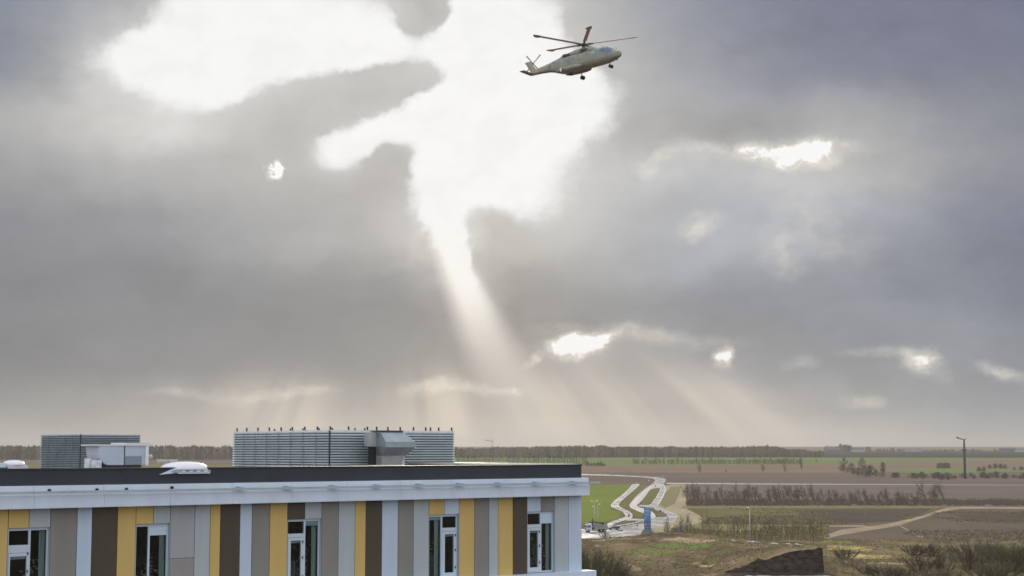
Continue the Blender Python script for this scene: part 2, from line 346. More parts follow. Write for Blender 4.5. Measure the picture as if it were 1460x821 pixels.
# field bands far to near, each sheet a little above the one below
S = sheet
S('far_heath', [(-400, 651), (-400, 642.6), (1900, 642.6), (1900, 652.5), (1160, 651.5)], M['heath'], .30)
S('far_green_field', [(600, 652), (865, 652), (1160, 651.8), (1460, 652.3), (1900, 652.4), (1900, 655), (1460, 655), (1300, 658), (1140, 662), (860, 664), (600, 664)], M['green_far'], .40)
S('stubble_field', [(600, 664), (860, 663.5), (1140, 661.5), (1300, 657.5), (1460, 654.8), (1900, 654.5), (1900, 672), (1460, 672), (1200, 673), (980, 673), (600, 673)], M['stubble'], .50)
S('bright_strip_field', [(1265, 668.5), (1300, 666.4), (1420, 667), (1480, 669), (1480, 671.5), (1300, 674.5)], M['green_far'], .70)
S('grey_field', [(600, 674.5), (980, 673), (1200, 673), (1300, 674), (1900, 673), (1900, 690), (600, 690)], M['plough_far'], .60)
S('ploughed_field', [(978, 689.5), (1900, 690.5), (1900, 723), (1280, 722), (980, 722)], M['plough'], .30)
S('hedge_bank', [(975, 721.2), (1300, 721), (1420, 722.2), (1900, 723), (1900, 725), (1280, 723.4), (970, 724)], M['yellow'], .45)
S('left_far_field', [(-500, 651), (600, 651), (600, 690), (-500, 690)], M['plough_far'], .55)
S('left_green_strip', [(-500, 660), (330, 661), (330, 666), (-500, 668)], M['verge'], .75)
S('crop_field', [(560, 677), (700, 677.5), (830, 676.5), (900, 679), (930, 681.5), (938, 683.5), (925, 688.5), (903, 689.3), (897, 696), (882, 707), (872, 716), (868, 724), (884, 731), (882, 737), (873, 741), (860, 743), (826, 746), (700, 752), (560, 760)], M['green'], .35)
for a_ in ([(826, 702), (840, 696), (853, 689)], [(826, 713), (846, 701), (865, 689)]): S('wheel_track', [(x - .6, y) for x, y in a_] + [(x + .6, y) for x, y in a_[::-1]], mat('tractor_track', (.12, .15, .05), .9), .38)
S('crop_margin', [(560, 676.5), (700, 677), (830, 676), (900, 678.5), (936, 681.5), (942, 684), (930, 690), (905, 691.5), (899, 698), (885, 708), (875.5, 716), (873, 723), (889.5, 730), (888, 737), (880, 741.5), (866, 744), (826, 750), (700, 756), (560, 764)], M['verge'], .25)
S('embankment', chaikin([(946, 690), (986, 689.5), (980, 700), (976, 722), (1004, 738), (1000, 745), (968, 753), (935, 762), (925, 750), (958, 735), (938, 722), (941, 708), (950, 698)]), M['sand'], .30)
S('embankment_grass', [(956, 693), (972, 692), (968, 705), (962, 718), (948, 724), (941, 719), (945, 707), (953, 698)], fieldmat('thin_grass', (.27, .235, .13), (.2, .17, .09), .05, dust=.5), .40)
S('scrub_field', [(978, 724), (1280, 723.5), (1345, 723), (1290, 741), (1160, 748), (1000, 745), (1002, 737)], M['scrub'], .32)
S('brush_strip', [(1010, 737), (1100, 734), (1200, 733), (1310, 729), (1290, 742), (1160, 748), (1000, 746)], M['brush'], .42)
S('brown_strip', [(1130, 726), (1330, 724.5), (1310, 734), (1150, 738)], M['brush'], .50)
S('yellow_meadow', [(960, 752), (1000, 745), (1160, 748), (1180, 752), (1176, 776), (1040, 772), (950, 762)], M['yellow'], .35)
S('dark_strip', [(1360, 733), (1480, 728), (1900, 727), (1900, 747), (1440, 745), (1390, 742)], M['brush'], .42)
tm = fieldmat('trodden_track', (.42, .32, .22), (.23, .175, .125), .06, (1, .4, 1), dust=.5)
def strip(name, line, m, off, hw=None, kind='structure'):
    """band following a line of (px, py, half width in px)"""
    S(name, [(x, y - h) for x, y, h in line] + [(x, y + h) for x, y, h in line[::-1]], m, off, kind)
strip('dirt_track', [(1168, 768, 2), (1200, 758, 4), (1240, 752.5, 3), (1268, 748.5, 2.6), (1284, 745, 3.2), (1298, 741, 1.9), (1316, 736, 1.7), (1335, 729.5, 2.2), (1352, 725, 2.2), (1370, 723.4, 1.6), (1400, 723.2, 1.2), (1480, 724.4, 1.2), (1900, 727, 1.2)], tm, .55)
strip('footpath', [(1284, 749.5, .9), (1296, 756, .9), (1308, 763.5, 1.0), (1335, 767, .7), (1360, 768, .7)], tm, .60)
strip('side_track', [(1180, 749.5, 1.0), (1236, 749, .9)], tm, .60)
pale = mat('pale_farm_road', (.30, .265, .245), .75, var=.12, vs=.02)
strip('farm_road', [(950, 688.6, .6), (1100, 689.4, .55), (1300, 690.2, .4), (1470, 691, .22), (1900, 693, .2)], pale, .75)

# ------------------------------------------------------------------ wet roads
def wetmat(name, dry, puddle=0.82, r0=0.16, r1=0.42):
    m = bpy.data.materials.new(name); m.use_nodes = True; t = NT(m.node_tree); p = m.node_tree.nodes['Principled BSDF']
    co = t.n('ShaderNodeTexCoord').outputs['Object']
    f = t.rng(t.noise(t.v('MULTIPLY', co, (1, .3, 1)), .12, 5, .6), .38, .62, 0, 1, False)
    t.put(p.inputs['Base Color'], t.mix(f, tuple(v * puddle for v in dry), dry)); t.put(p.inputs['Roughness'], t.rng(f, 0, 1, r0, r1, False))
    bn = t.n('ShaderNodeBump'); bn.inputs['Distance'].default_value = .006; t.put(bn.inputs['Height'], t.noise(co, 3, 4, .6)); t.put(p.inputs['Normal'], bn.outputs[0])
    return m
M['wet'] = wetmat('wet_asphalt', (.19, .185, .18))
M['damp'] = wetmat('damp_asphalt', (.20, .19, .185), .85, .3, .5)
Zm = lambda pts: chaikin([(830 + x / 7.4625, 670 + y / 7.4625) for x, y in pts])
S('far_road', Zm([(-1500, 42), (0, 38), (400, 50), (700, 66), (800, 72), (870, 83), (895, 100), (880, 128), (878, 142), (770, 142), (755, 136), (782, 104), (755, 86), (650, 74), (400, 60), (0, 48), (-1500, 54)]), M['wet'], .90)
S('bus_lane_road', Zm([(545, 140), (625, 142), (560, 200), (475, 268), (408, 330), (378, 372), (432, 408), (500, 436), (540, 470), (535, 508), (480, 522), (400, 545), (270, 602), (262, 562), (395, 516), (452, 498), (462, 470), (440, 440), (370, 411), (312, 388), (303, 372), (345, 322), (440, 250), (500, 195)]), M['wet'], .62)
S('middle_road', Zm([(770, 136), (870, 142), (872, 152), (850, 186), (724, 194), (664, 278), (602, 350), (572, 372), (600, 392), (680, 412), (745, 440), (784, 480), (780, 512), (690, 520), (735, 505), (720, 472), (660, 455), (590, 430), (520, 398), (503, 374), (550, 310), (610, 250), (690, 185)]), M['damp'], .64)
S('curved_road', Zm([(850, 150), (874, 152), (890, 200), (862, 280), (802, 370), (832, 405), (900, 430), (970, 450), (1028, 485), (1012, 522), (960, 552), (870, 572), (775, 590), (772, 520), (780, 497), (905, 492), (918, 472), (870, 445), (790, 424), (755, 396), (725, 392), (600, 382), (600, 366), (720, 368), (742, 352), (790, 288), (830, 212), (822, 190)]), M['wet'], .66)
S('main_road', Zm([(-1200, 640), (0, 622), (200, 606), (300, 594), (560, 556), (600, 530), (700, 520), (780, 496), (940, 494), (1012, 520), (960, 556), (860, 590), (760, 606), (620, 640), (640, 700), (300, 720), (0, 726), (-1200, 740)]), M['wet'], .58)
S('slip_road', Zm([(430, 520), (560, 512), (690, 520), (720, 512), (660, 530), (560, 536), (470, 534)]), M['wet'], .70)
# kerbed islands and the dark joint along the crown of the curved road
for i, (nm, P) in enumerate([('long_island', [(625, 152), (715, 158), (690, 178), (605, 246), (545, 306), (495, 372), (515, 402), (590, 436), (655, 460), (655, 505), (552, 508), (545, 470), (505, 432), (436, 402), (388, 372), (415, 332), (482, 270), (567, 205)]),
                 ('middle_island', [(728, 200), (822, 196), (824, 210), (784, 288), (738, 350), (716, 362), (612, 362), (668, 282)]),
                 ('small_island', [(790, 452), (860, 450), (908, 472), (904, 487), (786, 490)]), ('splitter_island', [(400, 552), (460, 542), (555, 540), (500, 556), (392, 578)]),
                 ('triangle_island', [(625, 396), (740, 398), (786, 430), (745, 428), (688, 404)])]):
    S('traffic_island', Zm(P), M['island'], .72, thick=.14)
jt = mat('road_joint', (.07, .07, .07), .6)
def line(name, pts, w, m, off):
    b = MB(); P = [(ground(830 + x / 7.4625 - w / 7.4625, 670 + y / 7.4625), ground(830 + x / 7.4625 + w / 7.4625, 670 + y / 7.4625)) for x, y in pts]
    for (a0, a1), (b0, b1) in zip(P, P[1:]): b.quad(*[Vector((q.x, q.y, terr(q.y) + off * .03 + .01)) for q in (a0, a1, b1, b0)])
    o = b.build(name, m); o['kind'] = 'structure'
line('road_marking', [(858, 172), (866, 210), (830, 290), (772, 372), (790, 398), (870, 428), (940, 448), (972, 480)], 3.2, jt, .75)
kb = mat('pale_kerbstone', (.50, .48, .46), .5)
for kp in ([(760, 137), (690, 182), (606, 248), (548, 309), (502, 373), (522, 399), (592, 431), (655, 456)], [(724, 196), (666, 279), (604, 350), (574, 369), (602, 390), (680, 411), (742, 440), (778, 478)], [(828, 198), (828, 214), (788, 289), (741, 353), (719, 366), (606, 366)], [(876, 158), (888, 202), (860, 281), (800, 370), (832, 406), (900, 431), (970, 452), (1020, 486)], [(757, 396), (790, 423), (870, 444), (914, 471), (903, 490), (786, 494)],
           [(540, 146), (499, 198), (441, 251), (347, 322), (307, 370), (318, 389), (372, 412), (440, 441), (458, 470)], [(612, 150), (558, 203), (474, 271), (407, 331), (380, 371), (434, 407), (502, 438), (534, 472)]): line('kerb', kp, 2.4, kb, .78)
wl = mat('white_road_paint', (.75, .75, .73), .6)
line('road_marking', [(884, 200), (856, 282), (796, 370)], 1.1, wl, .76)
line('road_marking', [(742, 160), (690, 205), (612, 282), (540, 352)], 1.6, wl, .76)

# ------------------------------------------------------------------ the clad building in front
BT = R(39.9); BX, BY = ray(829, 706).x * 66, 66.0
tv = Vector((math.cos(BT), math.sin(BT), 0)); nv = Vector((-math.sin(BT), math.cos(BT), 0))
def fac(px, py, yo=0.0):
    """local (x, z) on the plane yo metres behind the facade"""
    d = ray(px, py); P = Vector((BX, BY, 0)) + nv * yo
    k = (P.x * nv.x + P.y * nv.y) / (d.x * nv.x + d.y * nv.y)
    w = Vector((d.x * k, k, 0)) - Vector((BX, BY, 0)); return w.dot(tv), EYE + d.z * k
def loc(px, py, y):
    """local point on the roof plan for a spot seen at px, at depth y"""
    w = at(px, py, y) - Vector((BX, BY, 0)); return Vector((w.dot(tv), w.dot(nv), w.z))
bld = thing('building', 'flat roofed building clad in yellow, brown, grey and white vertical panels', 'building', (BX, BY, 0), BT)
B = {
 'pale': mat('pale_blue_cladding', (.46, .55, .67), .55, var=.05, vs=1.2, stretch=(2, 2, .25)), 'lgrey': mat('light_grey_cladding', (.38, .42, .45), .6, var=.05, vs=1.2, stretch=(2, 2, .25)),
 'beige': mat('grey_beige_cladding', (.33, .34, .355), .6, var=.05, vs=1.2, stretch=(2, 2, .25)), 'beige2': mat('beige_cladding', (.27, .255, .25), .6, var=.05, vs=1.2, stretch=(2, 2, .25)),
 'taupe': mat('taupe_cladding', (.215, .208, .19), .6, var=.07, vs=1.2, stretch=(2, 2, .25)), 'brown': mat('dark_brown_cladding', (.060, .043, .027), .5, var=.12, vs=1.2, stretch=(2, 2, .25)),
 'yellow': mat('yellow_cladding', (.55, .385, .125), .55, var=.07, vs=1.0, stretch=(2, 2, .25)), 'white': mat('white_coated_metal', (.60, .68, .79), .45, var=.06, vs=1.6, stretch=(1, 1, .4), bump=.002, bs=2),
 'dark': mat('black_roof_membrane', (.017, .021, .030), .6, var=.2, vs=1.5, bump=.004, bs=6), 'cap': mat('black_flashing', (.018, .018, .02), .5),
 'frame': mat('pale_window_frame', (.50, .58, .66), .4), 'frame2': mat('grey_blue_frame', (.30, .38, .44), .4), 'gap': mat('dark_cavity', (.02, .02, .02), .8),
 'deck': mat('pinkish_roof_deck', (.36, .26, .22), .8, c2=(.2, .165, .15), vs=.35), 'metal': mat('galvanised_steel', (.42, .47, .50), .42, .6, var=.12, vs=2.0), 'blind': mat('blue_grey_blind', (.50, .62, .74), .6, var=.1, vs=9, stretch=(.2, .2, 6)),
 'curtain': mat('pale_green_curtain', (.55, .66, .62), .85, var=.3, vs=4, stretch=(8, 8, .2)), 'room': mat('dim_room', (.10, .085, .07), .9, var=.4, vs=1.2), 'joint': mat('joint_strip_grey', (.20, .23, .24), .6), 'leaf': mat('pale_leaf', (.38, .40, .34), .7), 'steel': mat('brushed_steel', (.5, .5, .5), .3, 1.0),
}
gm = bpy.data.materials.new('window_glass'); gm.use_nodes = True; gt = NT(gm.node_tree); gm.node_tree.nodes.remove(gm.node_tree.nodes['Principled BSDF'])
tr = gt.n('ShaderNodeBsdfTransparent'); tr.inputs[0].default_value = (.82, .86, .86, 1)
gl = gt.n('ShaderNodeBsdfGlossy'); gl.inputs['Roughness'].default_value = .03; gl.inputs[0].default_value = (.85, .95, 1, 1)
fr = gt.n('ShaderNodeFresnel'); fr.inputs[0].default_value = 1.4
mx = gt.n('ShaderNodeMixShader'); gt.put(mx.inputs[0], fr.outputs[0]); gt.t.links.new(tr.outputs[0], mx.inputs[1]); gt.t.links.new(gl.outputs[0], mx.inputs[2])
gt.t.links.new(mx.outputs[0], [n for n in gm.node_tree.nodes if n.type == 'OUTPUT_MATERIAL'][0].inputs[0]); M['glass'] = gm

ZT = fac(829, 702)[1]; ZB = fac(829, 812.3)[1]; ZWT = fac(771, 728.6)[1]; ZWB = ZB + .02
LX = -36.0; DEP = 46.0; ZR = 28.88; ZP = 29.37
sh = MB(); sh.box(LX, 0, .20, DEP, 0, ZB - .1); sh.box(LX, 0, 3.2, DEP, ZB - .1, ZR - .25); sh.box(-.25, 0, .2, 3.2, ZB - .1, ZR - .25)
sh.build('core_wall', B['lgrey'], bld)
bw = MB()   # wall behind the cladding, open at the windows
panels = [(-70, -30, 'taupe'), (-30, 12.2, 'yellow'), (72.5, 110.5, 'taupe'), (110.5, 131.8, 'pale'), (131.8, 168, 'brown'), (168, 194, 'yellow'), (243, 278, 'beige'),
 (278, 300, 'lgrey'), (300, 314.5, 'yellow'), (314.5, 342.4, 'brown'), (342.4, 359.5, 'pale'), (359.5, 385, 'taupe'), (385, 410, 'yellow'), (458.5, 482.7, 'taupe'), (482.7, 506.3, 'lgrey'),
 (506.3, 521.5, 'yellow'), (521.5, 544.6, 'brown'), (544.6, 567.4, 'pale'), (567.4, 589.6, 'taupe'), (589.6, 611.5, 'lgrey'), (654.3, 676.2, 'yellow'), (676.2, 697, 'taupe'), (697, 710, 'lgrey'),
 (710, 731, 'yellow'), (731, 751.4, 'brown'), (790.5, 810.2, 'lgrey'), (810.2, 829, 'pale')]
shorts = [(12.2, 42, 'yellow'), (42, 72.5, 'lgrey'), (194, 219, 'yellow'), (219, 243, 'lgrey'), (410, 434.6, 'brown'), (434.6, 458.5, 'lgrey'), (611.5, 633.4, 'yellow'), (633.4, 654.3, 'pale'), (751.4, 771, 'pale'), (771, 790.5, 'taupe')]
cn = {'pale': 'pale blue white', 'lgrey': 'light grey', 'beige': 'grey beige', 'taupe': 'taupe', 'brown': 'dark brown', 'yellow': 'yellow', 'beige2': 'beige'}
GAPW = .011
def panel(x0, x1, z0, z1, c, lab):
    p = MB(); p.box(x0 + GAPW, x1 - GAPW, -.012 + rnd.uniform(-.002, .002), .10, z0, z1)
    o = p.build('cladding_panel', B[c], bld); o['label'] = lab
for a, b, c in panels:
    x0, x1 = fac(a, 720)[0], fac(b, 720)[0]; x1 = min(x1, 0)
    if c == 'beige':
        zs = fac(260, 794.8)[1]; panel(x0, x1, zs + .006, ZT, c, 'grey beige upper cladding panel'); panel(x0, x1, ZB, zs - .006, 'beige2', 'short beige cladding panel below the grey one')
    else: panel(x0, x1, ZB, ZT, c, 'tall ' + cn[c] + ' cladding panel')
    bw.box(x0, x1, .102, .198, ZB, ZT)
for a, b, c in shorts:
    x0, x1 = fac(a, 720)[0], fac(b, 720)[0]
    panel(x0, x1, ZWT + .01, ZT, c, 'short ' + cn[c] + ' cladding panel above a window'); bw.box(x0, x1, .102, .198, ZWT + .01, ZT)
x0 = LX; x1 = fac(-70, 720)[0]; panel(x0, x1, ZB, ZT, 'lgrey', 'wide light grey cladding panel')
sp = MB()   # end wall on the right
for i in range(14):
    y0 = .102 + i * 3.2
    sp.box(-.2, -.002, y0 + .01, min(y0 + 3.19, DEP), ZB, ZT + .2, i % 2)
sp.build('end_cladding', [B['pale'], B['taupe']], bld)
bw.build('backing_wall', B['gap'], bld)
lo = MB()
for i in range(40):
    x1_ = -i * .9
    lo.box(x1_ - .89, x1_, .0, .19, 3.2 if i % 5 in (1, 2) else .1, ZB - .62, i % 4)
lo.build('lower_cladding', [B['pale'], B['taupe'], B['yellow'], B['brown']], bld)
lwm = mat('dark_glazing', (.03, .035, .04), .08)
for fl in range(6):
    for i in range(9):
        lw = MB(); lw.box(-i * 4.0 - 3.0, -i * 4.0 - 1.4, -.03, .005, 2.0 + fl * 3.6, 4.3 + fl * 3.6); lw.build('lower_window', lwm, bld)
# ledge under the windows
le = MB(); le.box(LX, .42, -.42, .18, ZB - .6, ZB - .001); le.build('ledge', B['white'], bld)
# cornice in two tiers, with panel joints
zc0 = fac(841, 705.4, -.42)[1]; zc1 = zc0 + .42; zc2 = zc0 + .70
xe = fac(841, 700, -.42)[0]
co = MB(); joints = []
xx = xe
while xx > LX:
    w = 2.35; x0 = max(xx - w, LX)
    co.box(x0 + .004, xx - .004, -.42, .30, zc0, zc1 - .012); co.box(x0 + .004, xx - .004, -.36, .29, zc1 - .012, zc2); xx -= w
cor = co.build('cornice', B['white'], bld)
cs = MB()
for i in range(19): cs.box(xe - .72, xe, .30 + i * 2.4 + .004, .30 + i * 2.4 + 2.396, zc0, zc2)
cs.build('side_cornice', B['white'], bld)
ci = MB(); ci.box(LX, xe - .03, -.355, .28, zc0 + .03, zc2 - .02); ci.build('cornice_core', B['gap'], bld)
# dark upstand and the black capping
pa = MB(); pa.box(LX, 0, .0, .28, zc2 - .02, ZP); pa.box(-.28, 0, .285, 24.0, zc2 - .02, ZP - .002); pa.build('parapet', B['dark'], bld)
pc = MB(); pc.box(LX, .03, -.03, .31, ZP + .001, ZP + .055); pc.build('parapet_cap', B['cap'], bld)
pc = MB(); pc.box(-.31, .03, .315, 24.03, ZP + .001, ZP + .075); pc.build('side_parapet_cap', mat('lit_cap_flashing', (.6, .52, .5), .35), bld)  # pale tone paints the lit top of the side parapet
dk = MB(); dk.box(LX, -.002, .285, DEP, ZR - .25, ZR); dk.build('roof_deck', B['deck'], bld)
# rail along the cornice with its brackets and dark discs painted as open holes at the left end
ra = MB(); xr = fac(855, 690, -.58)[0]; zr = fac(848, 687.6, -.58)[1]
ra.box(LX, xr, -.62, -.55, zr - .04, zr + .035); rail = ra.build('rail', B['metal'], bld)
for px in (344, 411.5, 476.8, 539.5, 599.2, 657.3, 712.5, 766, 819):
    x = fac(px, 690, -.5)[0]; b = MB()
    b.add([(x - .16, -.60, zr + .036), (x + .16, -.60, zr + .036), (x - .16, -.60, zr + .085), (x - .16, -.40, zr + .036), (x + .16, -.40, zr + .036), (x - .16, -.40, zr + .085)], [(0, 1, 2), (3, 5, 4), (0, 2, 5, 3), (1, 4, 5, 2), (0, 3, 4, 1)])
    b.build('bracket', B['frame2'], rail)
for px, py in ((70, 698.5), (138, 697.6), (180, 696.8), (245, 694.5)):
    x, z = fac(px, py, -.37); b = MB(); b.tube([(x, -.362, z), (x, -.42, z)], .05, 10); b.build('dark_hole_disc', B['gap'], rail)

# windows: (left px, right px, door side or None, curtain)
def window(a, b, kind):
    x0, x1 = fac(a, 720)[0] + .02, fac(b, 720)[0] - .02; z0, z1 = ZWB, ZWT; w = x1 - x0; mid = x0 + w * (.54 if kind in ('A', 'C') else .46 if kind == 'B' else .42)
    yf, yb = .075, .15; t = .055
    f = MB(); f.box(x0, x0 + t, yf, yb, z0, z1); f.box(x1 - t, x1, yf, yb, z0, z1); f.box(x0 + t, x1 - t, yf, yb, z1 - t * 1.4, z1); f.box(x0 + t, x1 - t, yf, yb, z0, z0 + t)
    f.box(mid - t * .6, mid + t * .6, yf - .004, yb, z0 + t, z1 - t * 1.4)
    win = f.build('window', B['frame'], bld)
    for j0 in (x1, x0 - .016): jb = MB(); jb.box(j0, j0 + .016, -.008, .20, z0, z1); jb.build('jamb', B['frame2'], win)
    dl, dr = (x0 + t, mid - t * .6) if kind in ('A', 'C') else (mid + t * .6, x1 - t)
    fl, frr = (mid + t * .6, x1 - t) if kind in ('A', 'C') else (x0 + t, mid - t * .6)
    if kind == 'D': fl, frr, dl, dr = mid + t * .6, x1 - t, x0 + t, mid - t * .6
    gf = MB(); gf.box(fl, frr, .115, .121, z0 + t, z1 - t * 1.4); gf.build('pane', M['glass'], win)
    if kind in 'AB' or kind == 'C':
        h = .50 if kind != 'C' else .52; zt = z1 - h
        tb = MB(); tb.box(dl, dr, yf + .002, yb, zt - (.13 if kind != 'C' else .24), zt); tb.build('transom', B['frame'], win)
        tp = MB(); tp.box(dl, dr, .112, .118, zt, z1 - t * 1.4); tp.build('pane', M['glass'], win)
        za = zt - (.13 if kind != 'C' else .24); s_ = .115 if kind != 'C' else .05
        d = MB(); d.box(dl, dl + s_, yf - .02, yb - .01, z0 + t, za - .01); d.box(dr - s_, dr, yf - .02, yb - .01, z0 + t, za - .01); d.box(dl + s_, dr - s_, yf - .02, yb - .01, za - .11, za - .01)
        d.box(dl + s_, dr - s_, yf - .02, yb - .01, z0 + t, z0 + t + .15)
        leaf = d.build('door_leaf', B['frame'], win)
        p = MB(); p.box(dl + s_, dr - s_, .105, .111, z0 + t + .15, za - .11); p.build('door_pane', M['glass'], win)
        bl = MB(); bl.box(dl + s_ + .01, dr - s_ - .01, .13, .145, za - .20, za - .11); bl.build('blind', B['blind'], win)
        xh = dr - s_ * .5
        for zz in (1.0, 0.35, 1.55):
            hd = MB(); hd.box(xh - .012, xh + .012, yf - .055, yf - .02, z0 + zz, z0 + zz + .09); hd.build('handle' if zz == 1.0 else 'hinge', B['gap'], win)
    else:
        p = MB(); p.box(dl, dr, .115, .121, z0 + t, z1 - t * 1.4); p.build('pane', M['glass'], win)
    bh = {'A': .16, 'B': .12, 'C': .0, 'D': .30, 'E': .40}[kind if kind != 'A' or a < 700 else 'E']
    if bh:
        bl = MB(); bl.box(fl, frr, .128 if bh < .25 else .09, .14 if bh < .25 else .105, z1 - t * 1.4 - bh, z1 - t * 1.4); bl.build('blind', B['blind'], win)
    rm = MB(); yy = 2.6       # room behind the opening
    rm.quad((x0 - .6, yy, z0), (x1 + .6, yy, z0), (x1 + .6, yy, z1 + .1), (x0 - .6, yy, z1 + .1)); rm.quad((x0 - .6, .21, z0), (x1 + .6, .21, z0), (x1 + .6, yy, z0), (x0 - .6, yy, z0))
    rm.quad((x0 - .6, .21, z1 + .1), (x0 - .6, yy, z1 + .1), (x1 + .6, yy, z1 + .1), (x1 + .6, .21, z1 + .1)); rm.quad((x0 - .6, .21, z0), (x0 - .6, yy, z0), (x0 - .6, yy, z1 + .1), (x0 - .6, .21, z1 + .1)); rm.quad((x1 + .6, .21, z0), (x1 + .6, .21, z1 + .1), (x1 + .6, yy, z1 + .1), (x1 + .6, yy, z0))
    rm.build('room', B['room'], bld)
    rf_ = random.Random(int(a)); fu = MB()      # chairs, boxes and a pot plant in the room
    for i in range(7):
        u = rf_.uniform(x0 + .1, x1 - .2); v_ = rf_.uniform(.5, 1.8); hh = rf_.uniform(.3, .95); ww = rf_.uniform(.1, .35); fu.box(u, u + ww, v_, v_ + .3, z0, z0 + hh, i % 2)
    for i in range(90):
        u = frr - .35 + rf_.gauss(0, .14); v_ = .55 + rf_.gauss(0, .1); zz_ = z0 + .75 + rf_.gauss(0, .32); s_ = .06
        fu.add([(u, v_, zz_), (u + rf_.uniform(-s_, s_), v_ + .04, zz_ + s_), (u + s_, v_ - .02, zz_ + rf_.uniform(-s_, s_))], [(0, 1, 2)], 2)
    fu.build('furniture', [B['lgrey'], B['taupe'], B['leaf']], bld)
    cu = MB(); n = 14; cx0, cx1 = frr - .17, frr + .02          # gathered curtain by the right-hand jamb of the fixed pane
    for i in range(n):
        u0, u1 = cx0 + (cx1 - cx0) * i / n, cx0 + (cx1 - cx0) * (i + 1) / n; a_ = .26 + .02 * (i % 2); b_ = .26 + .02 * ((i + 1) % 2)
        cu.add([(u0, a_, z0 + .05), (u1, b_, z0 + .05), (u1, b_, z1 - .1), (u0, a_, z1 - .1), (u0, a_ + .01, z0 + .05), (u1, b_ + .01, z0 + .05), (u1, b_ + .01, z1 - .1), (u0, a_ + .01, z1 - .1)], [(0, 1, 2, 3), (7, 6, 5, 4)])
    cu.build('curtain', B['curtain'], win)
for a, b, k in ((12.2, 72.5, 'C'), (194, 243, 'D'), (410, 458.5, 'A'), (611.5, 654.3, 'B'), (751.4, 790.5, 'A')): window(a, b, k)

# ------------------------------------------------------------------ plant on the roof (same axes as the building)
def rthing(name, label, cat, p, group=None):   # p local
    w = Vector((BX, BY, 0)) + tv * p.x + nv * p.y; w.z = ZR + .005
    return thing(name, label, cat, w, BT, group)
def louvre(label, cpx, cy, lpx, llen, rlen, top, nb, posts):
    c = loc(cpx, 640, cy); t = rthing('louvred_screen', label, 'louvre screen', c, 'louvred plant screens on the roof')
    H = top - ZR; pitch = H / nb
    for (nm, L, alongx) in (('long_side', rlen, True), ('return_side', llen, False)):
        s = MB()
        for i in range(nb):
            z = pitch * (i + .5)
            prof = [(-.085, -pitch * .34), (-.075, -pitch * .42), (.02, pitch * .12), (.01, pitch * .22)]   # blade sloping out and down
            if alongx: a = [Vector((-.06, p, z + q)) for p, q in prof]; b = [Vector((L, p, z + q)) for p, q in prof]
            else: a = [Vector((p, -.06, z + q)) for p, q in prof]; b = [Vector((p, L, z + q)) for p, q in prof]
            s.loft([a, b], 0, True, False)
        s.build(nm, B['louvre'], t)
        bk = MB()
        if alongx: bk.box(.1, L - .02, .09, .11, .02, H - .03)
        else: bk.box(.09, .11, .12, L - .02, .02, H - .03)
        bk.build('backing_sheet', B['lback'], t)
        po = MB(); k = 0
        while k <= L + .01:
            if alongx: po.box(k - .03, k + .03, .052, .088, 0, H - .02)
            elif k > .1: po.box(.052, .088, k - .03, k + .03, 0, H - .02)
            k += L / posts
        po.build('post', B['dark'], t)
    js = MB(); k = L / posts
    while k < L - .1:
        if alongx: js.box(k - .025, k + .025, -.092, -.087, .02, H - .05)
        else: js.box(-.092, -.087, k - .025, k + .025, .02, H - .05)
        k += L / posts
    js.build('joint_strip', B['joint'], t)
    cp = MB(); cp.box(-.095, -.04, -.095, -.04, 0, H - .01); cp.build('corner_dark_strip', B['cap'], t)  # black strip painted as the dark gap where the two sides meet
    # cap and the far two sides
    rp = MB(); rp.box(.115, rlen, .115, llen, H - .07, H - .05); rp.build('cover', B['lback'], t)
    fs = MB()
    for i in range(nb):
        z = pitch * (i + .5); fs.box(rlen + .0, rlen + .04, .0, llen, z - pitch * .3, z + pitch * .3); fs.box(0, rlen - .01, llen + .01, llen + .05, z - pitch * .3, z + pitch * .3)
    fs.build('rear_sides', B['louvre'], t)
    tc_ = MB(); tc_.box(-.07, rlen, -.07, .0, H - .004, H + .02); tc_.box(-.07, -.002, .001, llen, H - .004, H + .02); tc_.build('top_edge', B['white'], t)
    return t, c, H
B['louvre'] = mat('louvre_blade', (.62, .70, .72), .45, .25, var=.08, vs=1.2); B['lback'] = mat('dark_backing', (.035, .04, .042), .7)
B['louvre_d'] = mat('dull_louvre_blade', (.36, .42, .46), .5, .2, var=.1, vs=1.0)
big, bc, BH = louvre('long silver louvred plant screen in the middle of the roof', 470.5, 72, 333, 8.4, 6.95, EYE + .865, 17, 8)
def stud(t, px, top, y=None, small=False):
    """stud on the top edge, seen at px"""
    d = ray(px, 613)
    if px < 470:    # return side: local x = 0
        P = t.location; k = (P.x * tv.x + P.y * tv.y) / (d.x * tv.x + d.y * tv.y)
    else:
        P = t.location; k = (P.x * nv.x + P.y * nv.y) / (d.x * nv.x + d.y * nv.y)
    w = Vector((d.x * k, k, 0)) - Vector((P.x, P.y, 0)); x, y = w.dot(tv), w.dot(nv)
    b = MB(); h = .08 if small else .15
    b.box(x - .026, x + .026, y - .026, y + .026, top + .02, top + h); b.box(x - .034, x + .034, y - .034, y + .034, top + h, top + h + .025)
    b.box(x - .02, x + .07, y - .01, y + .01, top + .02, top + .04); b.build('stud', B['cap'], t)
for px in (338, 351.8, 367.8, 383.9, 400.8, 416.8, 434.7, 452.5, 470.8, 497, 523.8, 537, 553, 570.6, 589.5, 607, 613.8, 625.5, 644): stud(big, px, BH)
for px in (391.3, 414, 432, 454.6, 473.5, 506, 520): stud(big, px, BH, small=True)
LB = B['louvre']; B['louvre'] = B['louvre_d']
sml, lc, LH = louvre('dull grey louvred screen at the left end of the roof behind a white unit', 115.5, 90, 60, 5.3, 3.55, EYE + .87, 20, 5)
B['louvre'] = LB
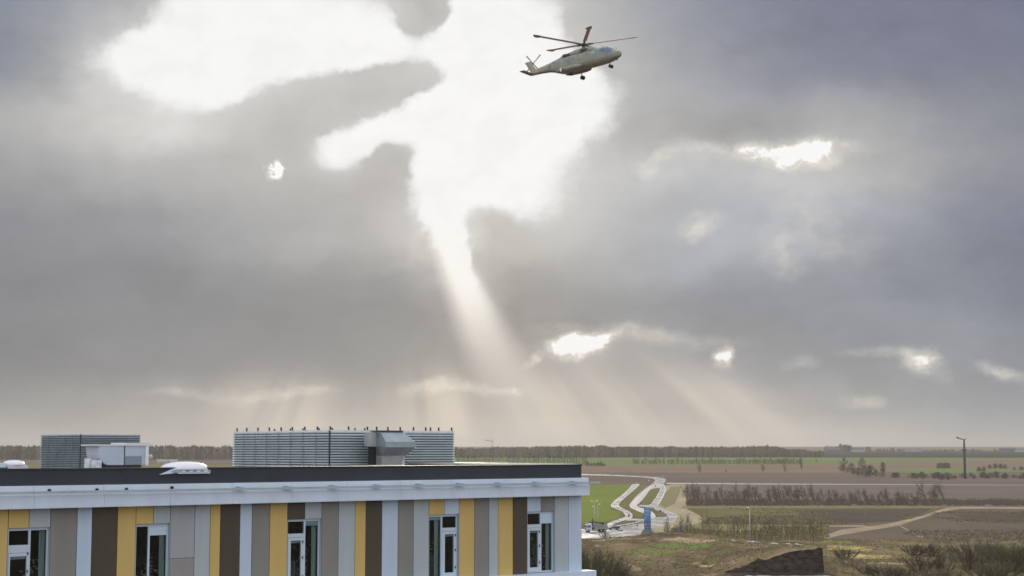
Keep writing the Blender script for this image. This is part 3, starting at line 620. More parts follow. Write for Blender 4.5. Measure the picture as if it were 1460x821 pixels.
# sheet-metal duct hood in front of the long screen
hc = loc(534, 640, 72.6); hd = rthing('duct_hood', 'faceted blue-grey sheet metal duct hood against the long louvred screen', 'duct hood', Vector((hc.x, hc.y, 0)))
def ring(x0, x1, y0, y1, z): return [Vector((x0, y0, z)), Vector((x1, y0, z)), Vector((x1, y1, z)), Vector((x0, y1, z))]
zz = lambda py: at(550, py, 72.6).z - ZR - .005
W_ = 1.62; B['duct'] = mat('duct_sheet', (.30, .345, .38), .38, .55, var=.15, vs=1.5); B['duct2'] = mat('duct_sheet_grey', (.40, .42, .42), .5, .4, var=.1, vs=2)
h = MB(); h.loft([ring(-.02, W_, -.9, .25, zz(636.4)), ring(-.02, W_, -.9, .25, zz(629.6)), ring(.0, W_ - .38, -.42, .25, zz(614.6))], 0, True, False); h.build('hood', B['duct'], hd)
h = MB(); h.loft([ring(.06, W_ - .28, -.55, .25, zz(649.3)), ring(-.02, W_, -.9, .25, zz(636.4) - .004)], 0, True, False); h.build('lower_hood', B['duct'], hd)
h = MB(); h.loft([ring(.16, W_ - .52, -.35, .2, 0), ring(.06, W_ - .34, -.5, .2, zz(649.8))], 0, True, False); h.build('collar', B['duct2'], hd)
h = MB(); h.box(-.10, W_ - .36, -.48, .25, zz(614.5), zz(613.4)); h.build('lid', B['cap'], hd)
h = MB(); h.box(-.03, W_ + .01, -.912, -.901, zz(630.1), zz(629.2)); h.box(-.03, W_ + .01, -.912, -.901, zz(636.8), zz(636.0)); h.build('seam', B['metal'], hd)
h = MB(); h.box(-.42, -.025, -.2, .2, zz(636), zz(616)); h.build('side_box', B['duct2'], hd)
h = MB(); h.box(-.40, .02, -.1, -.08, 0, zz(637)); h.build('dark_gap', B['gap'], hd)
h = MB(); h.box(W_ - .30, W_ - .06, -.14, -.10, 0, zz(648)); h.build('side_louvre', B['louvre'], hd)
# white air-handling unit before the small screen
ac = loc(134, 650, 81); ah = rthing('air_handling_unit', 'white and pale blue air handling unit with rounded flank before the small screen', 'ventilation unit', Vector((ac.x, ac.y, 0)))
q = lambda px: loc(px, 650, 81).x - ac.x
zq = lambda py: at(166, py, 81.5).z - ZR - .005
wd = 2.95
pr = []
for i in range(9):
    a = math.pi / 2 * i / 8; pr.append((.25 + .45 * (1 - math.sin(a)) * 1.0, None, a))
h = MB(); zb_, zt_ = zq(662.5), zq(635)
prof = [(.28, zt_)] + [(.28 + .5 * (1 - math.cos(math.pi / 2 * i / 6)), zt_ - .25 - (zt_ - .25 - zb_) * math.sin(math.pi / 2 * i / 6)) for i in range(7)] + [(wd - .15, zb_), (wd - .15, zt_)]
h.add([(x, 0, z) for x, z in prof] + [(x, 1.5, z) for x, z in prof], [tuple(range(len(prof))), tuple(range(2 * len(prof) - 1, len(prof) - 1, -1))] + [(i, len(prof) + i, len(prof) + (i + 1) % len(prof), (i + 1) % len(prof)) for i in range(len(prof))])
h.build('casing', B['ahu'] if 'ahu' in B else mat('pale_unit_casing', (.42, .49, .58), .45, var=.08, vs=1), ah)
h = MB(); h.box(.0, wd * .56, -.04, 1.54, zt_, zt_ + .07); h.box(wd * .56, wd + .12, -.06, 1.56, zt_, zt_ + .15); h.build('lid', mat('white_lid', (.62, .61, .65), .5), ah)
h = MB(); h.box(wd * .56 - .02, wd * .56 + .02, -.02, .0, zb_, zt_); h.build('seam', B['dark'], ah)
h = MB(); h.box(wd * .58, wd - .35, -.03, -.002, zb_ + .03, zt_ - .52); h.build('dark_panel', mat('dull_blue_panel', (.20, .25, .30), .5), ah)  # dull blue lower panel of the casing
h = MB(); h.box(wd - .148, wd + .02, -.05, 1.4, zb_ - .02, zt_); h.build('end_flange', mat('white_flange', (.7, .72, .76), .5), ah)
h = MB(); h.box(.3, wd - .3, .1, 1.4, 0, zb_); h.build('base', B['dark'], ah)
h = MB(); h.box(-.25, .30, -.25, .3, 0, zq(655)); h.box(-.42, -.26, -.2, .2, 0, zq(652.8)); h.build('valve_box', mat('silvery_valve_box', (.6, .66, .72), .4, .3, var=.3, vs=4), ah)
h = MB(); h.tube([(wd + .12, .2, .75), (wd + .32, .2, .78)], .12, 10); h.build('outlet', mat('grey_outlet', (.45, .45, .45), .5), ah)
# domed rooflights
def dome(label, px0, px1, py_t, py_b, y, skirt):
    c = loc(px0, py_b, y); cr = loc(px1, py_b, y); wl_ = cr.x - c.x
    # keep on the same line parallel with the facade
    d = ray(px1, py_b); P = Vector((BX, BY, 0)) + nv * c.y; k = (P.x * nv.x + P.y * nv.y) / (d.x * nv.x + d.y * nv.y); w = Vector((d.x * k, k, 0)) - Vector((BX, BY, 0)); wl_ = w.dot(tv) - c.x
    t = thing('rooflight', label, 'rooflight', Vector((BX, BY, 0)) + tv * c.x + nv * c.y, BT, 'domed rooflights')
    H = at((px0 + px1) / 2, py_t, y + .4).z
    return t, wl_, H
t, wl_, H = dome('white domed rooflight on the dark parapet with a pointed flashing', 241, 300, 656.3, 668, 53.5, True)
t.location += -nv * (loc(241, 668, 53.5).y) + nv * .02; Lx = t.location
def rl(px): d = ray(px, 668); P = t.location; k = (P.x * nv.x + P.y * nv.y) / (d.x * nv.x + d.y * nv.y); return (Vector((d.x * k, k, 0)) - Vector((P.x, P.y, 0))).dot(tv)
yd = fac(270, 668)[0]; kk = (Vector((BX, BY, 0)) + tv * yd).y
zf = lambda py: fac(270, py, -.02)[1]
x0, x1 = rl(240), rl(302); DW = x1 - x0
dm = MB(); rings = []
for j in range(9):
    f = j / 8; zc = zf(669.5) + (zf(656.6) - zf(668.5)) * math.sin(f * math.pi / 2); s = math.cos(f * math.pi / 2) ** .8 if j < 8 else .02
    rings.append([Vector(((x0 + x1) / 2 + (DW / 2) * s * math.copysign(abs(math.cos(a)) ** .7, math.cos(a)), .42 + .60 * s * math.copysign(abs(math.sin(a)) ** .7, math.sin(a)), zc)) for a in [2 * math.pi * i / 28 for i in range(28)]])
dm.loft(rings); B['dome'] = mat('milky_dome', (.74, .72, .76), .25, var=.05, vs=2); dm.build('dome', B['dome'], t)
cb = MB(); cb.box(x0 + .12, x1 - .12, -.13, .98, zf(673), zf(669.6)); cb.build('curb', B['frame2'], t)
cb = MB()
for i in range(4): cb.box(x0 + .42 + i * .28, x0 + .56 + i * .28, -.15, -.132, zf(672.6), zf(670))
cb.build('vent_slot', B['white'], t)
xl = rl(226)
cb = MB(); cb.add([(xl, -.07, zf(675.6)), (x0 + .35, -.07, zf(673.6)), (x0 + .30, -.07, zf(665.2)), (x0 + .02, -.07, zf(669.4)), (xl, -.04, zf(675.6)), (x0 + .35, -.04, zf(673.6)), (x0 + .30, -.04, zf(665.2)), (x0 + .02, -.04, zf(669.4))], [(0, 1, 2, 3), (7, 6, 5, 4), (0, 4, 5, 1), (1, 5, 6, 2), (2, 6, 7, 3), (3, 7, 4, 0)]); cb.build('flashing', B['white'], t)
cb = MB(); cb.box(x0 + .3, x1 - .14, -.14, 1.0, zf(674.6), zf(673.1)); cb.build('flashing', B['white'], t)
# left rooflight
c = loc(14, 668, 60); t2 = rthing('rooflight', 'small white rooflight at the far left edge of the roof', 'rooflight', Vector((c.x, c.y, 0)), 'domed rooflights'); tag(t, None, None, 'domed rooflights')
zl = lambda py: at(16, py, 60).z - ZR - .005
dm = MB(); rings = []
for j in range(7):
    f = j / 6; s = math.cos(f * math.pi / 2) ** .7 if j < 6 else .03
    rings.append([Vector((.35 + .42 * s * math.cos(a), .5 + .45 * s * math.sin(a), zl(663) + (zl(655.5) - zl(663)) * math.sin(f * math.pi / 2))) for a in [2 * math.pi * i / 20 for i in range(20)]])
dm.loft(rings); dm.build('dome', B['dome'], t2)
h = MB(); h.box(-.05, .75, .1, .95, 0, zl(663)); h.build('curb', mat('pale_curb', (.5, .54, .6), .5), t2)
h = MB(); h.box(-1.2, -.06, .2, .9, 0, zl(659.5)); h.build('side_flashing', B['white'], t2)
h = MB(); h.box(-.5, -.05, .05, .19, 0, zl(666)); h.build('opening', B['gap'], t2)
c = loc(47, 668, 58); t3 = rthing('roof_vent_box', 'low black box standing on the pinkish roof deck', 'roof vent', Vector((c.x, c.y, 0)))
h = MB(); h.box(0, .55, 0, .5, 0, .30); h.build('box', B['cap'], t3); h = MB(); h.box(-.02, .57, -.02, .52, .301, .335); h.build('lid', B['dark'], t3)

# ------------------------------------------------------------------ helicopter in flight (x forward, y to its left, origin at the rotor hub)
HP = at(832, 64, 266); HYAW = R(-35)
H0 = thing('helicopter', 'grey green military transport helicopter with five rotor blades flying with wheels down', 'helicopter', HP, 0)
H0.rotation_mode = 'XYZ'; H0.rotation_euler = (0, R(-4.5), HYAW)
Hm = {'olive': mat('olive_grey_paint', (.31, .305, .255), .6, var=.18, vs=.7, c2=None), 'belly': mat('brown_belly_paint', (.31, .25, .19), .7, var=.2, vs=.9), 'dark': mat('dark_metal', (.10, .09, .08), .5),
      'blade': mat('reddish_brown_blade', (.55, .33, .28), .55), 'win': mat('cabin_glass', (.16, .21, .29), .06, 0, spec=.9), 'lit': mat('turquoise_window', (.20, .50, .52), .15), 'tyre': mat('rubber_tyre', (.03, .028, .026), .85), 'yellow': mat('orange_marking', (.65, .38, .04), .6), 'wind': mat('windscreen_glass', (.10, .15, .24), .05, spec=.9), 'salmon': mat('salmon_roof_panel', (.42, .24, .17), .5)}
secs = [(7.1, -3.05, .14, .14), (7.0, -3.06, .38, .38), (6.7, -3.1, .56, .54), (6.2, -3.1, .72, .66), (5.95, -3.0, .88, .84), (5.4, -2.88, 1.05, 1.08), (4.95, -2.80, 1.18, 1.24), (4.4, -2.78, 1.27, 1.32), (3.9, -2.78, 1.33, 1.34), (3.0, -2.80, 1.40, 1.37),
        (0, -2.82, 1.42, 1.38), (-3.4, -2.82, 1.42, 1.38), (-4.5, -2.80, 1.36, 1.33), (-5.4, -2.70, 1.15, 1.12), (-6.3, -2.62, .90, .86), (-7.2, -2.58, .72, .68), (-8.6, -2.60, .56, .54), (-10.0, -2.66, .42, .44), (-10.9, -2.74, .30, .36), (-11.2, -2.78, .16, .24)]
def hsec(x):
    for a, b in zip(secs, secs[1:]):
        if a[0] >= x >= b[0]:
            f = (a[0] - x) / (a[0] - b[0]); return tuple(a[i] + (b[i] - a[i]) * f for i in range(4))
def hpt(x, a, o=0.0):
    """point on the fuselage skin at station x and angle a (0 = left, 90 = top)"""
    _, zc, hw, hh = hsec(x); ca, sa = math.cos(R(a)), math.sin(R(a)); e = .62
    return Vector((x, (hw + o) * math.copysign(abs(ca) ** e, ca), zc + (hh + o) * math.copysign(abs(sa) ** e, sa)))
f = MB(); f.loft([[hpt(x, 360 * i / 36) for i in range(36)] for x, *_ in secs]); body = f.build('fuselage', Hm['olive'], H0)
def patch(name, x0, x1, a0, a1, m, o=.012, n=6, parent=body):
    p = MB(); N = 4
    g_ = [[hpt(x0 + (x1 - x0) * i / n, a0 + (a1 - a0) * j / N, o) for j in range(N + 1)] for i in range(n + 1)]
    g2 = [[hpt(x0 + (x1 - x0) * i / n, a0 + (a1 - a0) * j / N, o - .03) for j in range(N + 1)] for i in range(n + 1)]
    for G in (g_, g2):
        for i in range(n):
            for j in range(N): p.quad(G[i][j], G[i + 1][j], G[i + 1][j + 1], G[i][j + 1])
    return p.build(name, m, parent)
# the right-hand side is angles 180..90 (top) and 180..270 (belly)
patch('cockpit_side_window', 4.85, 5.8, 143, 176, Hm['wind']); patch('cockpit_side_window', 3.75, 4.75, 143, 175, Hm['wind'])
patch('windscreen', 5.0, 5.9, 97, 140, Hm['wind'], .02); patch('windscreen', 5.0, 5.9, 40, 83, Hm['wind'], .02); patch('chin_window', 5.5, 6.1, 184, 200, Hm['win'])
patch('cockpit_side_window', 4.0, 5.55, 14, 52, Hm['wind'])
patch('cockpit_roof', 3.9, 4.95, 84, 122, Hm['salmon'], .015)  # salmon coloured panel over the cockpit
patch('nose_sensor', 6.3, 6.95, 0, 360, Hm['dark'], .03, 5)
patch('belly_panel', -4.2, 4.9, 203, 337, Hm['belly'], .010, 20)
for x, m_ in ((2.55, 'lit'), (-1.6, 'win'), (-3.0, 'win'), (-4.6, 'win')): patch('cabin_window', x - .36, x + .36, 157, 176, Hm[m_], .015)
for x in (1.3, -1.6, -3.0): patch('cabin_window', x - .28, x + .28, 20, 42, Hm['win'], .015)
patch('cabin_door', -2.4, -2.32, 138, 222, Hm['dark'], .012, 2); patch('cabin_door', -.4, -.32, 138, 222, Hm['dark'], .012, 2)
patch('vent', 1.15, 1.45, 162, 170, Hm['dark'], .012); patch('vent', -5.7, -5.4, 155, 170, Hm['dark'], .012); patch('vent', -6.7, -6.4, 175, 192, Hm['dark'], .012)
patch('fuselage_marking', -9.75, -9.05, 172, 196, Hm['yellow'], .015)
# engine and gearbox cowling
cs_ = [(3.4, -1.62, .35, .06), (2.9, -1.55, .75, .25), (2.2, -1.45, 1.0, .48), (1.2, -1.38, 1.12, .66), (0, -1.35, 1.16, .74), (-1.4, -1.38, 1.16, .70), (-2.8, -1.48, 1.08, .58), (-4.0, -1.62, .92, .40), (-4.9, -1.75, .65, .22), (-5.4, -1.85, .3, .1)]
f = MB(); f.loft([[Vector((x, hw * math.cos(R(10 * i)), zc + hh * math.sin(R(10 * i)))) for i in range(36)] for x, zc, hw, hh in cs_]); cw = f.build('engine_cowling', Hm['olive'], H0)
for sy in (-1, 1):
    for x, z in ((.8, -1.25), (-2.7, -1.45)):
        f = MB(); f.tube([(x + .5, sy * 1.02, z + .02), (x - .3, sy * 1.12, z), (x - .75, sy * 1.32, z - .05)], [.22, .27, .24], 12); f.build('exhaust' if x < 0 else 'air_intake', Hm['dark'], cw)
    f = MB(); f.box(-4.4, 2.2, sy * 1.16 - .05, sy * 1.16 + .05, -1.82, -1.70); f.build('walkway_edge', Hm['dark'], cw)
f = MB(); f.tube([(-2.9, 0, -1.05), (-4.2, 0, -1.18), (-4.6, 0, -1.3)], [.26, .25, .2], 12); f.build('exhaust', Hm['dark'], cw)
# fin, stabiliser, tail rotor
f = MB()
fr_ = [(-9.3, -10.9, -2.75, .16), (-10.0, -11.3, -1.9, .13), (-10.5, -11.75, -1.1, .12), (-10.55, -12.1, -.55, .10)]
f.loft([[Vector((a, 0, z)), Vector(((a + b) / 2, -w, z)), Vector((b, 0, z)), Vector(((a + b) / 2, w, z))] for a, b, z, w in fr_], 0, True, False); f.build('tail_fin', Hm['olive'], H0)
f = MB(); f.loft([[Vector((-10.2, y, z)), Vector((-10.65, y, z + .07)), Vector((-11.3, y, z)), Vector((-10.65, y, z - .05))] for y, z in ((0, -2.95), (-1.2, -2.93), (-3.1, -2.86))], 0, True, False); f.build('stabiliser', Hm['belly'], H0)
tr0 = MB(); tr0.tube([(-10.75, 0, -.85), (-10.75, .62, -.85)], .16, 10); trh = tr0.build('tail_rotor_hub', Hm['dark'], H0)
for k in range(4):
    a = R(38 + 90 * k); c_, s_ = math.cos(a), math.sin(a); b = MB()
    P0 = Vector((-10.75 + .15 * c_, .56, -.85 + .15 * s_)); P1 = Vector((-10.75 + 2.05 * c_, .60, -.85 + 2.05 * s_)); nn = Vector((-s_, 0, c_)) * .15
    b.loft([[P0 - nn * .6, P0 + Vector((0, .03, 0)), P0 + nn * .6, P0 - Vector((0, .03, 0))], [P1 - nn, P1 + Vector((0, .02, 0)), P1 + nn, P1 - Vector((0, .02, 0))]], 0, True, False)
    b.build('tail_rotor_blade', Hm['blade'], trh)
# sponsons and landing gear
for sy in (-1, 1):
    f = MB(); sp = [(.3, .10, .1), (.1, .3, .26), (-.6, .42, .38), (-2.0, .48, .42), (-3.6, .42, .36), (-4.5, .24, .22), (-4.8, .1, .1)]
    f.loft([[Vector((x, sy * 1.52 + w * math.cos(R(18 * i)), -3.92 + h_ * math.sin(R(18 * i)))) for i in range(20)] for x, w, h_ in sp]); so = f.build('sponson', Hm['belly'] if sy > 0 else Hm['olive'], H0)
    g_ = MB(); g_.tube([(-1.9, sy * 1.75, -4.2), (-1.8, sy * 1.9, -4.95)], .08, 8); ge = g_.build('landing_gear', Hm['dark'], H0)
    for dy in (-.2, .2):
        w = MB(); w.tube([(-1.8, sy * 1.9 + dy - .11, -5.0), (-1.8, sy * 1.9 + dy - .07, -5.0), (-1.8, sy * 1.9 + dy + .07, -5.0), (-1.8, sy * 1.9 + dy + .11, -5.0)], [.28, .36, .36, .28], 16); w.build('wheel', Hm['tyre'], ge)
f = MB(); f.box(-3.6, -3.3, -2.28, -2.2, -4.35, -3.75); f.build('landing_light', mat('pale_light_lens', (.7, .72, .8), .2), H0)
f = MB(); f.tube([(-3.2, -2.15, -3.9), (-3.0, -2.2, -3.82)], .08, 8); f.build('position_light', mat('green_lens', (.05, .55, .35), .2), H0)
g_ = MB(); g_.tube([(4.7, 0, -4.0), (5.0, 0, -4.85)], .07, 8); ng = g_.build('nose_gear', Hm['dark'], H0)
for dy in (-.28, .28):
    w = MB(); w.tube([(5.0, dy - .1, -4.88), (5.0, dy - .06, -4.88), (5.0, dy + .06, -4.88), (5.0, dy + .1, -4.88)], [.24, .30, .30, .24], 16); w.build('wheel', Hm['tyre'], ng)
for x, z, l in ((3.6, -1.45, .35), (-7.7, -2.0, .3), (6.3, -2.2, .3), (-1.5, -4.6, .35)):
    a = MB(); a.tube([(x, 0, z), (x - .06, 0, z + l)], .035, 5); a.build('antenna', Hm['dark'], H0)
f = MB(); f.box(6.0, 6.4, -.2, .2, -4.0, -3.75); f.build('chin_turret', Hm['dark'], H0)
# main rotor: five drooping-tip blades, coned upward
f = MB(); f.tube([(0, 0, -.75), (0, 0, -.2)], [.42, .26], 14); f.tube([(0, 0, -.2), (0, 0, -.05), (0, 0, .12), (0, 0, .24)], [.5, .62, .5, .2], 18); rh = f.build('rotor_hub', Hm['dark'], H0)
for k in range(5):
    a = R(-86 + 72 * k) - HYAW; cone = R(4.2); tilt = -(-math.sin(0)); b = MB()
    d = Vector((math.cos(a), math.sin(a), 0)); n_ = Vector((-math.sin(a), math.cos(a), 0))
    # level the disc again (the body is pitched nose up)
    up = Vector((0, 0, 1)); lev = Matrix.Rotation(R(4.5), 3, 'Y')
    st = [(.5, .14, .12), (1.6, .18, .11), (1.75, .33, .09), (7.7, .33, .07), (8.1, .52, .06), (8.7, .54, .05), (9.25, .14, .02)]
    rings = []
    for r_, c_, t_ in st:
        sw = -.10 if 8.0 < r_ < 8.9 else (.18 if r_ > 9 else 0)
        P = d * r_ + up * (math.sin(cone) * r_); pit = R(9)
        cv = n_ * math.cos(pit) + up * math.sin(pit) * 1.0
        rings.append([lev @ v for v in (P + cv * (c_ + sw), P + up * t_, P - cv * (c_ - sw), P - up * t_)])
    b.loft(rings, 0, True, False); b.build('rotor_blade', Hm['blade'], rh)
    c = MB(); c.tube([lev @ (d * .4), lev @ (d * 1.0 + up * .04), lev @ (d * 1.7 + up * .1)], [.16, .2, .13], 8); c.build('blade_cuff', Hm['dark'], rh)

# ------------------------------------------------------------------ foreground: rough ground with a ridge and a cut bank of dark soil
def lerp(t, pts):
    if t <= pts[0][0]: return pts[0][1]
    for (a, za), (b, zb) in zip(pts, pts[1:]):
        if t <= b: f = (t - a) / (b - a); f = f * f * (3 - 2 * f); return za + (zb - za) * f
    return pts[-1][1]
def crest(x): return lerp(x, [(0, 2.4), (22, 2.7), (36, 3.7), (46, 4.3), (57, 3.7), (70, 2.1), (92, .9), (130, .5), (260, .5)])
def hgt(x, y):
    s = smooth = lambda a, b, v: max(0, min(1, (v - a) / (b - a))) ** 2 * (3 - 2 * max(0, min(1, (v - a) / (b - a))))
    h = crest(x) * (s(400, 488, y) * (1 - s(492, 535, y)))
    w = noise.noise(Vector((x * .045, y * .03, 1.7))) * 1.3 + noise.noise(Vector((x * .15, y * .09, 4.1))) * .45 + noise.noise(Vector((x * .5, y * .35, 8.3))) * .18
    edge = s(345, 365, y) * (1 - s(520, 555, y))
    h += (w * .8 + .55) * edge
    h += 1.5 * math.exp(-((x - 50) / 9) ** 2 - ((y - 428) / 14) ** 2) + .9 * math.exp(-((x - 36) / 8) ** 2 - ((y - 410) / 10) ** 2)
    # cut bank
    if 49.5 < x < 74.3:
        top = lerp(x, [(49.5, .8), (51.5, 1.4), (60, 3.9), (66, 5.6), (70, 6.2), (74.3, 6.9)]) + noise.noise(Vector((x * .35, 3, 1))) * .5 + noise.noise(Vector((x * 1.3, 3, 1))) * .35
        if y >= 390: h = top + (max(h, .8) - top) * s(392, 486, y)
        elif y > 371: h = .95 + (h - .95) * (1 - s(371, 376, y)) + .12 * noise.noise(Vector((x, y, 0)))
    return max(h, -.02) if 350 < y < 550 else h * .0 - .02
gxs = [4 + .9 * i for i in range(290)]; gxs = sorted(set(gxs + [49.4, 49.6, 74.25, 74.6])); gys = [340 + 1.1 * i for i in range(200)]; gys = sorted(set([y for y in gys if abs(y - 390) > .8] + [389.2, 390.05]))
hf = MB(); hf.v = []; nx = len(gxs)
for y in gys:
    for x in gxs: hf.v.append((x + (0 if abs(x - 74.4) < .3 else .25 * noise.noise(Vector((x, y, 9)))), y - (.7 * noise.noise(Vector((x * .4, 5, 2))) if abs(y - 389.6) < .6 else 0), hgt(x, y)))
for j in range(len(gys) - 1):
    for i in range(nx - 1):
        q_ = (j * nx + i, j * nx + i + 1, (j + 1) * nx + i + 1, (j + 1) * nx + i)
        xm, ym = gxs[i], gys[j]
        wall = (50.3 < xm < 74.3 and 388.9 <= ym < 390.0)
        hf.f.append(q_); hf.mi.append(1 if wall else 0); hf.sm.append(not wall)
fm = bpy.data.materials.new('rough_ground'); fm.use_nodes = True; ft = NT(fm.node_tree); fp = fm.node_tree.nodes['Principled BSDF']
co = ft.n('ShaderNodeTexCoord').outputs['Object']; cs2 = ft.v('MULTIPLY', co, (1, .45, 1))
n1 = ft.noise(cs2, .06, 6, .62); n2 = ft.noise(cs2, .5, 6, .65); n3 = ft.noise(cs2, .14, 5, .6)
c_ = ft.mix(ft.rng(n1, .38, .62), (.135, .10, .06), (.24, .18, .10)); c_ = ft.mix(ft.rng(n3, .52, .66), c_, (.165, .16, .065))
c_ = ft.mix(ft.rng(n2, .50, .68, 0, .75), c_, (.07, .055, .035)); c_ = ft.mix(ft.m('MULTIPLY', ft.rng(n3, .44, .34), ft.rng(n2, .35, .6)), c_, (.34, .25, .17))
wc = ft.v('ADD', co, ft.v('MULTIPLY', ft.v('SUBTRACT', ft.noise(co, .25, 4, out=1), (.5, .5, .5)), (7, 12, 0)))
def spot(px, py, rx, ry, z=0.8):
    d = ray(px, py); k = (z - EYE) / d.z; mp = ft.n('ShaderNodeMapping', vector_type='TEXTURE'); ft.put(mp.inputs['Vector'], wc)
    mp.inputs['Location'].default_value = (d.x * k, k, 0); mp.inputs['Scale'].default_value = (rx, ry, 1e6)
    return ft.rng(ft.v('LENGTH', mp.outputs[0], None, 1), 1.05, .6)
def spotmix(c, col, *a): return ft.mix(ft.m('MULTIPLY', spot(*a), ft.rng(n2, .62, .42, .35, 1)), c, col)
c_ = spotmix(c_, (.13, .26, .05), 975, 789, 8.5, 6); c_ = spotmix(c_, (.17, .21, .06), 930, 797, 11, 8)
c_ = spotmix(c_, (.50, .36, .24), 985, 778, 10, 7, 2.2); c_ = spotmix(c_, (.46, .35, .24), 880, 776, 10, 7, 2); c_ = spotmix(c_, (.10, .075, .055), 935, 773, 12, 5, 2.5)
c_ = spotmix(c_, (.55, .46, .17), 1208, 785, 7, 13, .6); c_ = spotmix(c_, (.55, .44, .17), 1240, 795, 8, 8, .6); c_ = spotmix(c_, (.45, .36, .16), 1275, 803, 8, 5, .6); c_ = spotmix(c_, (.30, .28, .08), 1190, 772, 6, 12, .6)
c_ = spotmix(c_, (.62, .42, .19), 1008, 806, 3.6, 2.6, .8); c_ = spotmix(c_, (.20, .165, .14), 1378, 778, 12, 8, .5)
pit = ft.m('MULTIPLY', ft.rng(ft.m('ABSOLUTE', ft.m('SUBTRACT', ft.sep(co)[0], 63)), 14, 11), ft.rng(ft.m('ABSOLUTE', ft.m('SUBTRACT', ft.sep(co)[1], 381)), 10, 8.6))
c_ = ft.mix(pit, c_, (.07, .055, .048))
ft.put(fp.inputs['Base Color'], c_); fp.inputs['Roughness'].default_value = .95; fp.inputs['Specular IOR Level'].default_value = 0
bn = ft.n('ShaderNodeBump'); bn.inputs['Distance'].default_value = .5; ft.put(bn.inputs['Height'], ft.noise(co, .9, 7, .7)); ft.put(fp.inputs['Normal'], bn.outputs[0])
M['fore'] = fm; M['soil'] = mat('dark_cut_soil', (.055, .043, .035), .95, var=.6, vs=.6, bump=.5, bs=.9, spec=.15, stretch=(1, 1, 2.2))
tag(hf.build('rough_terrain', [fm, M['soil']]), None, kind='structure')
# puddles at the foot of the bank and beyond the saplings
M['pool'] = mat('puddle_water', (.05, .05, .05), .04, spec=.9)
def puddle(cx, cy, rx, ry, z, s):
    r = random.Random(s); P = []
    for i in range(22):
        a = 2 * math.pi * i / 22; k = r.uniform(.55, 1.1); P.append((cx + rx * k * math.cos(a), cy + ry * k * math.sin(a)))
    b = MB(); b.add([(x, y, z) for x, y in P], [tuple(range(22))]); o = b.build('puddle', M['pool']); o['kind'] = 'structure'
for i, (px, y, rx, ry) in enumerate(((1115, 381, 4.2, 2.6), (1150, 384, 2.4, 1.5), (1090, 386, 2.6, 1.4), (1130, 387, 3.0, 1.0), (1070, 383, 1.5, 1.4))): puddle((px - 730) / 2311 * y, y, rx, ry, 1.13, i)
for i, px in enumerate((1050, 1066, 1078, 1094, 1112, 1128, 1142)):
    y = 545 - i * 3.5; puddle((px - 730) / 2311 * y, y, 2.6, 5, .03, 20 + i)

# pale wet rubble at the foot of the bank and puddle glint painted as pale strips along the back of the ridge
M['rubble'] = mat('pale_rubble_and_glint', (.62, .62, .64), .35, c2=(.12, .10, .09), vs=.9, bump=.1, bs=2, detail=6)
def patchstrip(name, pts):
    b = MB()
    for (x0, y0, w0), (x1, y1, w1) in zip(pts, pts[1:]):
        b.quad((x0, y0 - w0, hgt(x0, y0 - w0) + .12), (x1, y1 - w1, hgt(x1, y1 - w1) + .12), (x1, y1 + w1, hgt(x1, y1 + w1) + .12), (x0, y0 + w0, hgt(x0, y0 + w0) + .12))
    o = b.build(name, M['rubble']); o['kind'] = 'structure'
r = random.Random(77)
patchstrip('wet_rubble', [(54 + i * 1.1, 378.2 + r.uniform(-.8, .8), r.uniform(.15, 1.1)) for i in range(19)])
for a_, n_ in ((1040, 3), (1062, 5), (1096, 3), (1117, 2), (1131, 4)): patchstrip('puddle_glint_strip', [((a_ + i * 4 - 730) / 2311 * 489, 489 + r.uniform(-1.5, 1.5), .1 if i in (0, n_) else r.uniform(.6, 2.6)) for i in range(n_ + 1)])
# tufts of dry grass and low brush: nobody could count them
tuft = MB(); r = random.Random(3)
for i in range(15000):
    y = r.uniform(352, 545); x = ray(r.uniform(815, 1490), 700).x * y
    if 50 < x < 74.5 and 372 < y < 391: continue
    z = hgt(x, y) - .05; dn = noise.noise(Vector((x * .06, y * .04, 30))); 
    if r.random() > .55 + dn: continue
    mi = 0 if r.random() < .5 else (1 if noise.noise(Vector((x * .05, y * .03, 50))) > 0 else 2)
    for k in range(4):
        a = r.uniform(0, 6.28); h_ = r.uniform(.15, .5); w = r.uniform(.05, .14); l = r.uniform(.1, .5); ox, oy = r.uniform(-.4, .4), r.uniform(-.4, .4)
        ca, sa2 = math.cos(a), math.sin(a)
        tuft.add([(x + ox - sa2 * w, y + oy + ca * w, z), (x + ox + sa2 * w, y + oy - ca * w, z), (x + ox + ca * l, y + oy + sa2 * l, z + h_)], [(0, 1, 2)], mi)
tm_ = [mat('dry_grass', (.25, .20, .12), .95), mat('olive_grass', (.17, .16, .075), .95), mat('dead_stems', (.15, .11, .075), .95)]
tag(tuft.build('dry_grass', tm_), 'dry brown and olive grass tufts over the rough ground in front', 'grass', kind='stuff')
# scrub over the fields between the track and the hedge
sc2 = MB()
def scrub(n, poly_px, y0, y1, hmin, hmax, mis, seed, dens=.0, wid=.7):
    r = random.Random(seed)
    for i in range(n):
        px = r.uniform(*poly_px); py = r.uniform(y0, y1); p = ground(px, py)
        if noise.noise(Vector((p.x * .02, p.y * .008, seed))) < dens: continue
        for k in range(5):
            a = r.uniform(0, 6.28); h_ = r.uniform(hmin, hmax); w = r.uniform(.25, .6) * wid; ox, oy = r.uniform(-1.5, 1.5) * wid, r.uniform(-2, 2)
            sc2.add([(p.x + ox - w, p.y + oy, p.z - .05), (p.x + ox + w, p.y + oy + .2, p.z - .05), (p.x + ox + r.uniform(-.6, .6), p.y + oy + .1, p.z + h_)], [(0, 1, 2)], r.choice(mis))
scrub(1000, (1000, 1300), 735, 747, .3, .8, (4, 2, 0), 5, -.0); scrub(1500, (960, 1180), 750, 774, .3, .8, (0, 4, 3), 6, -.05)
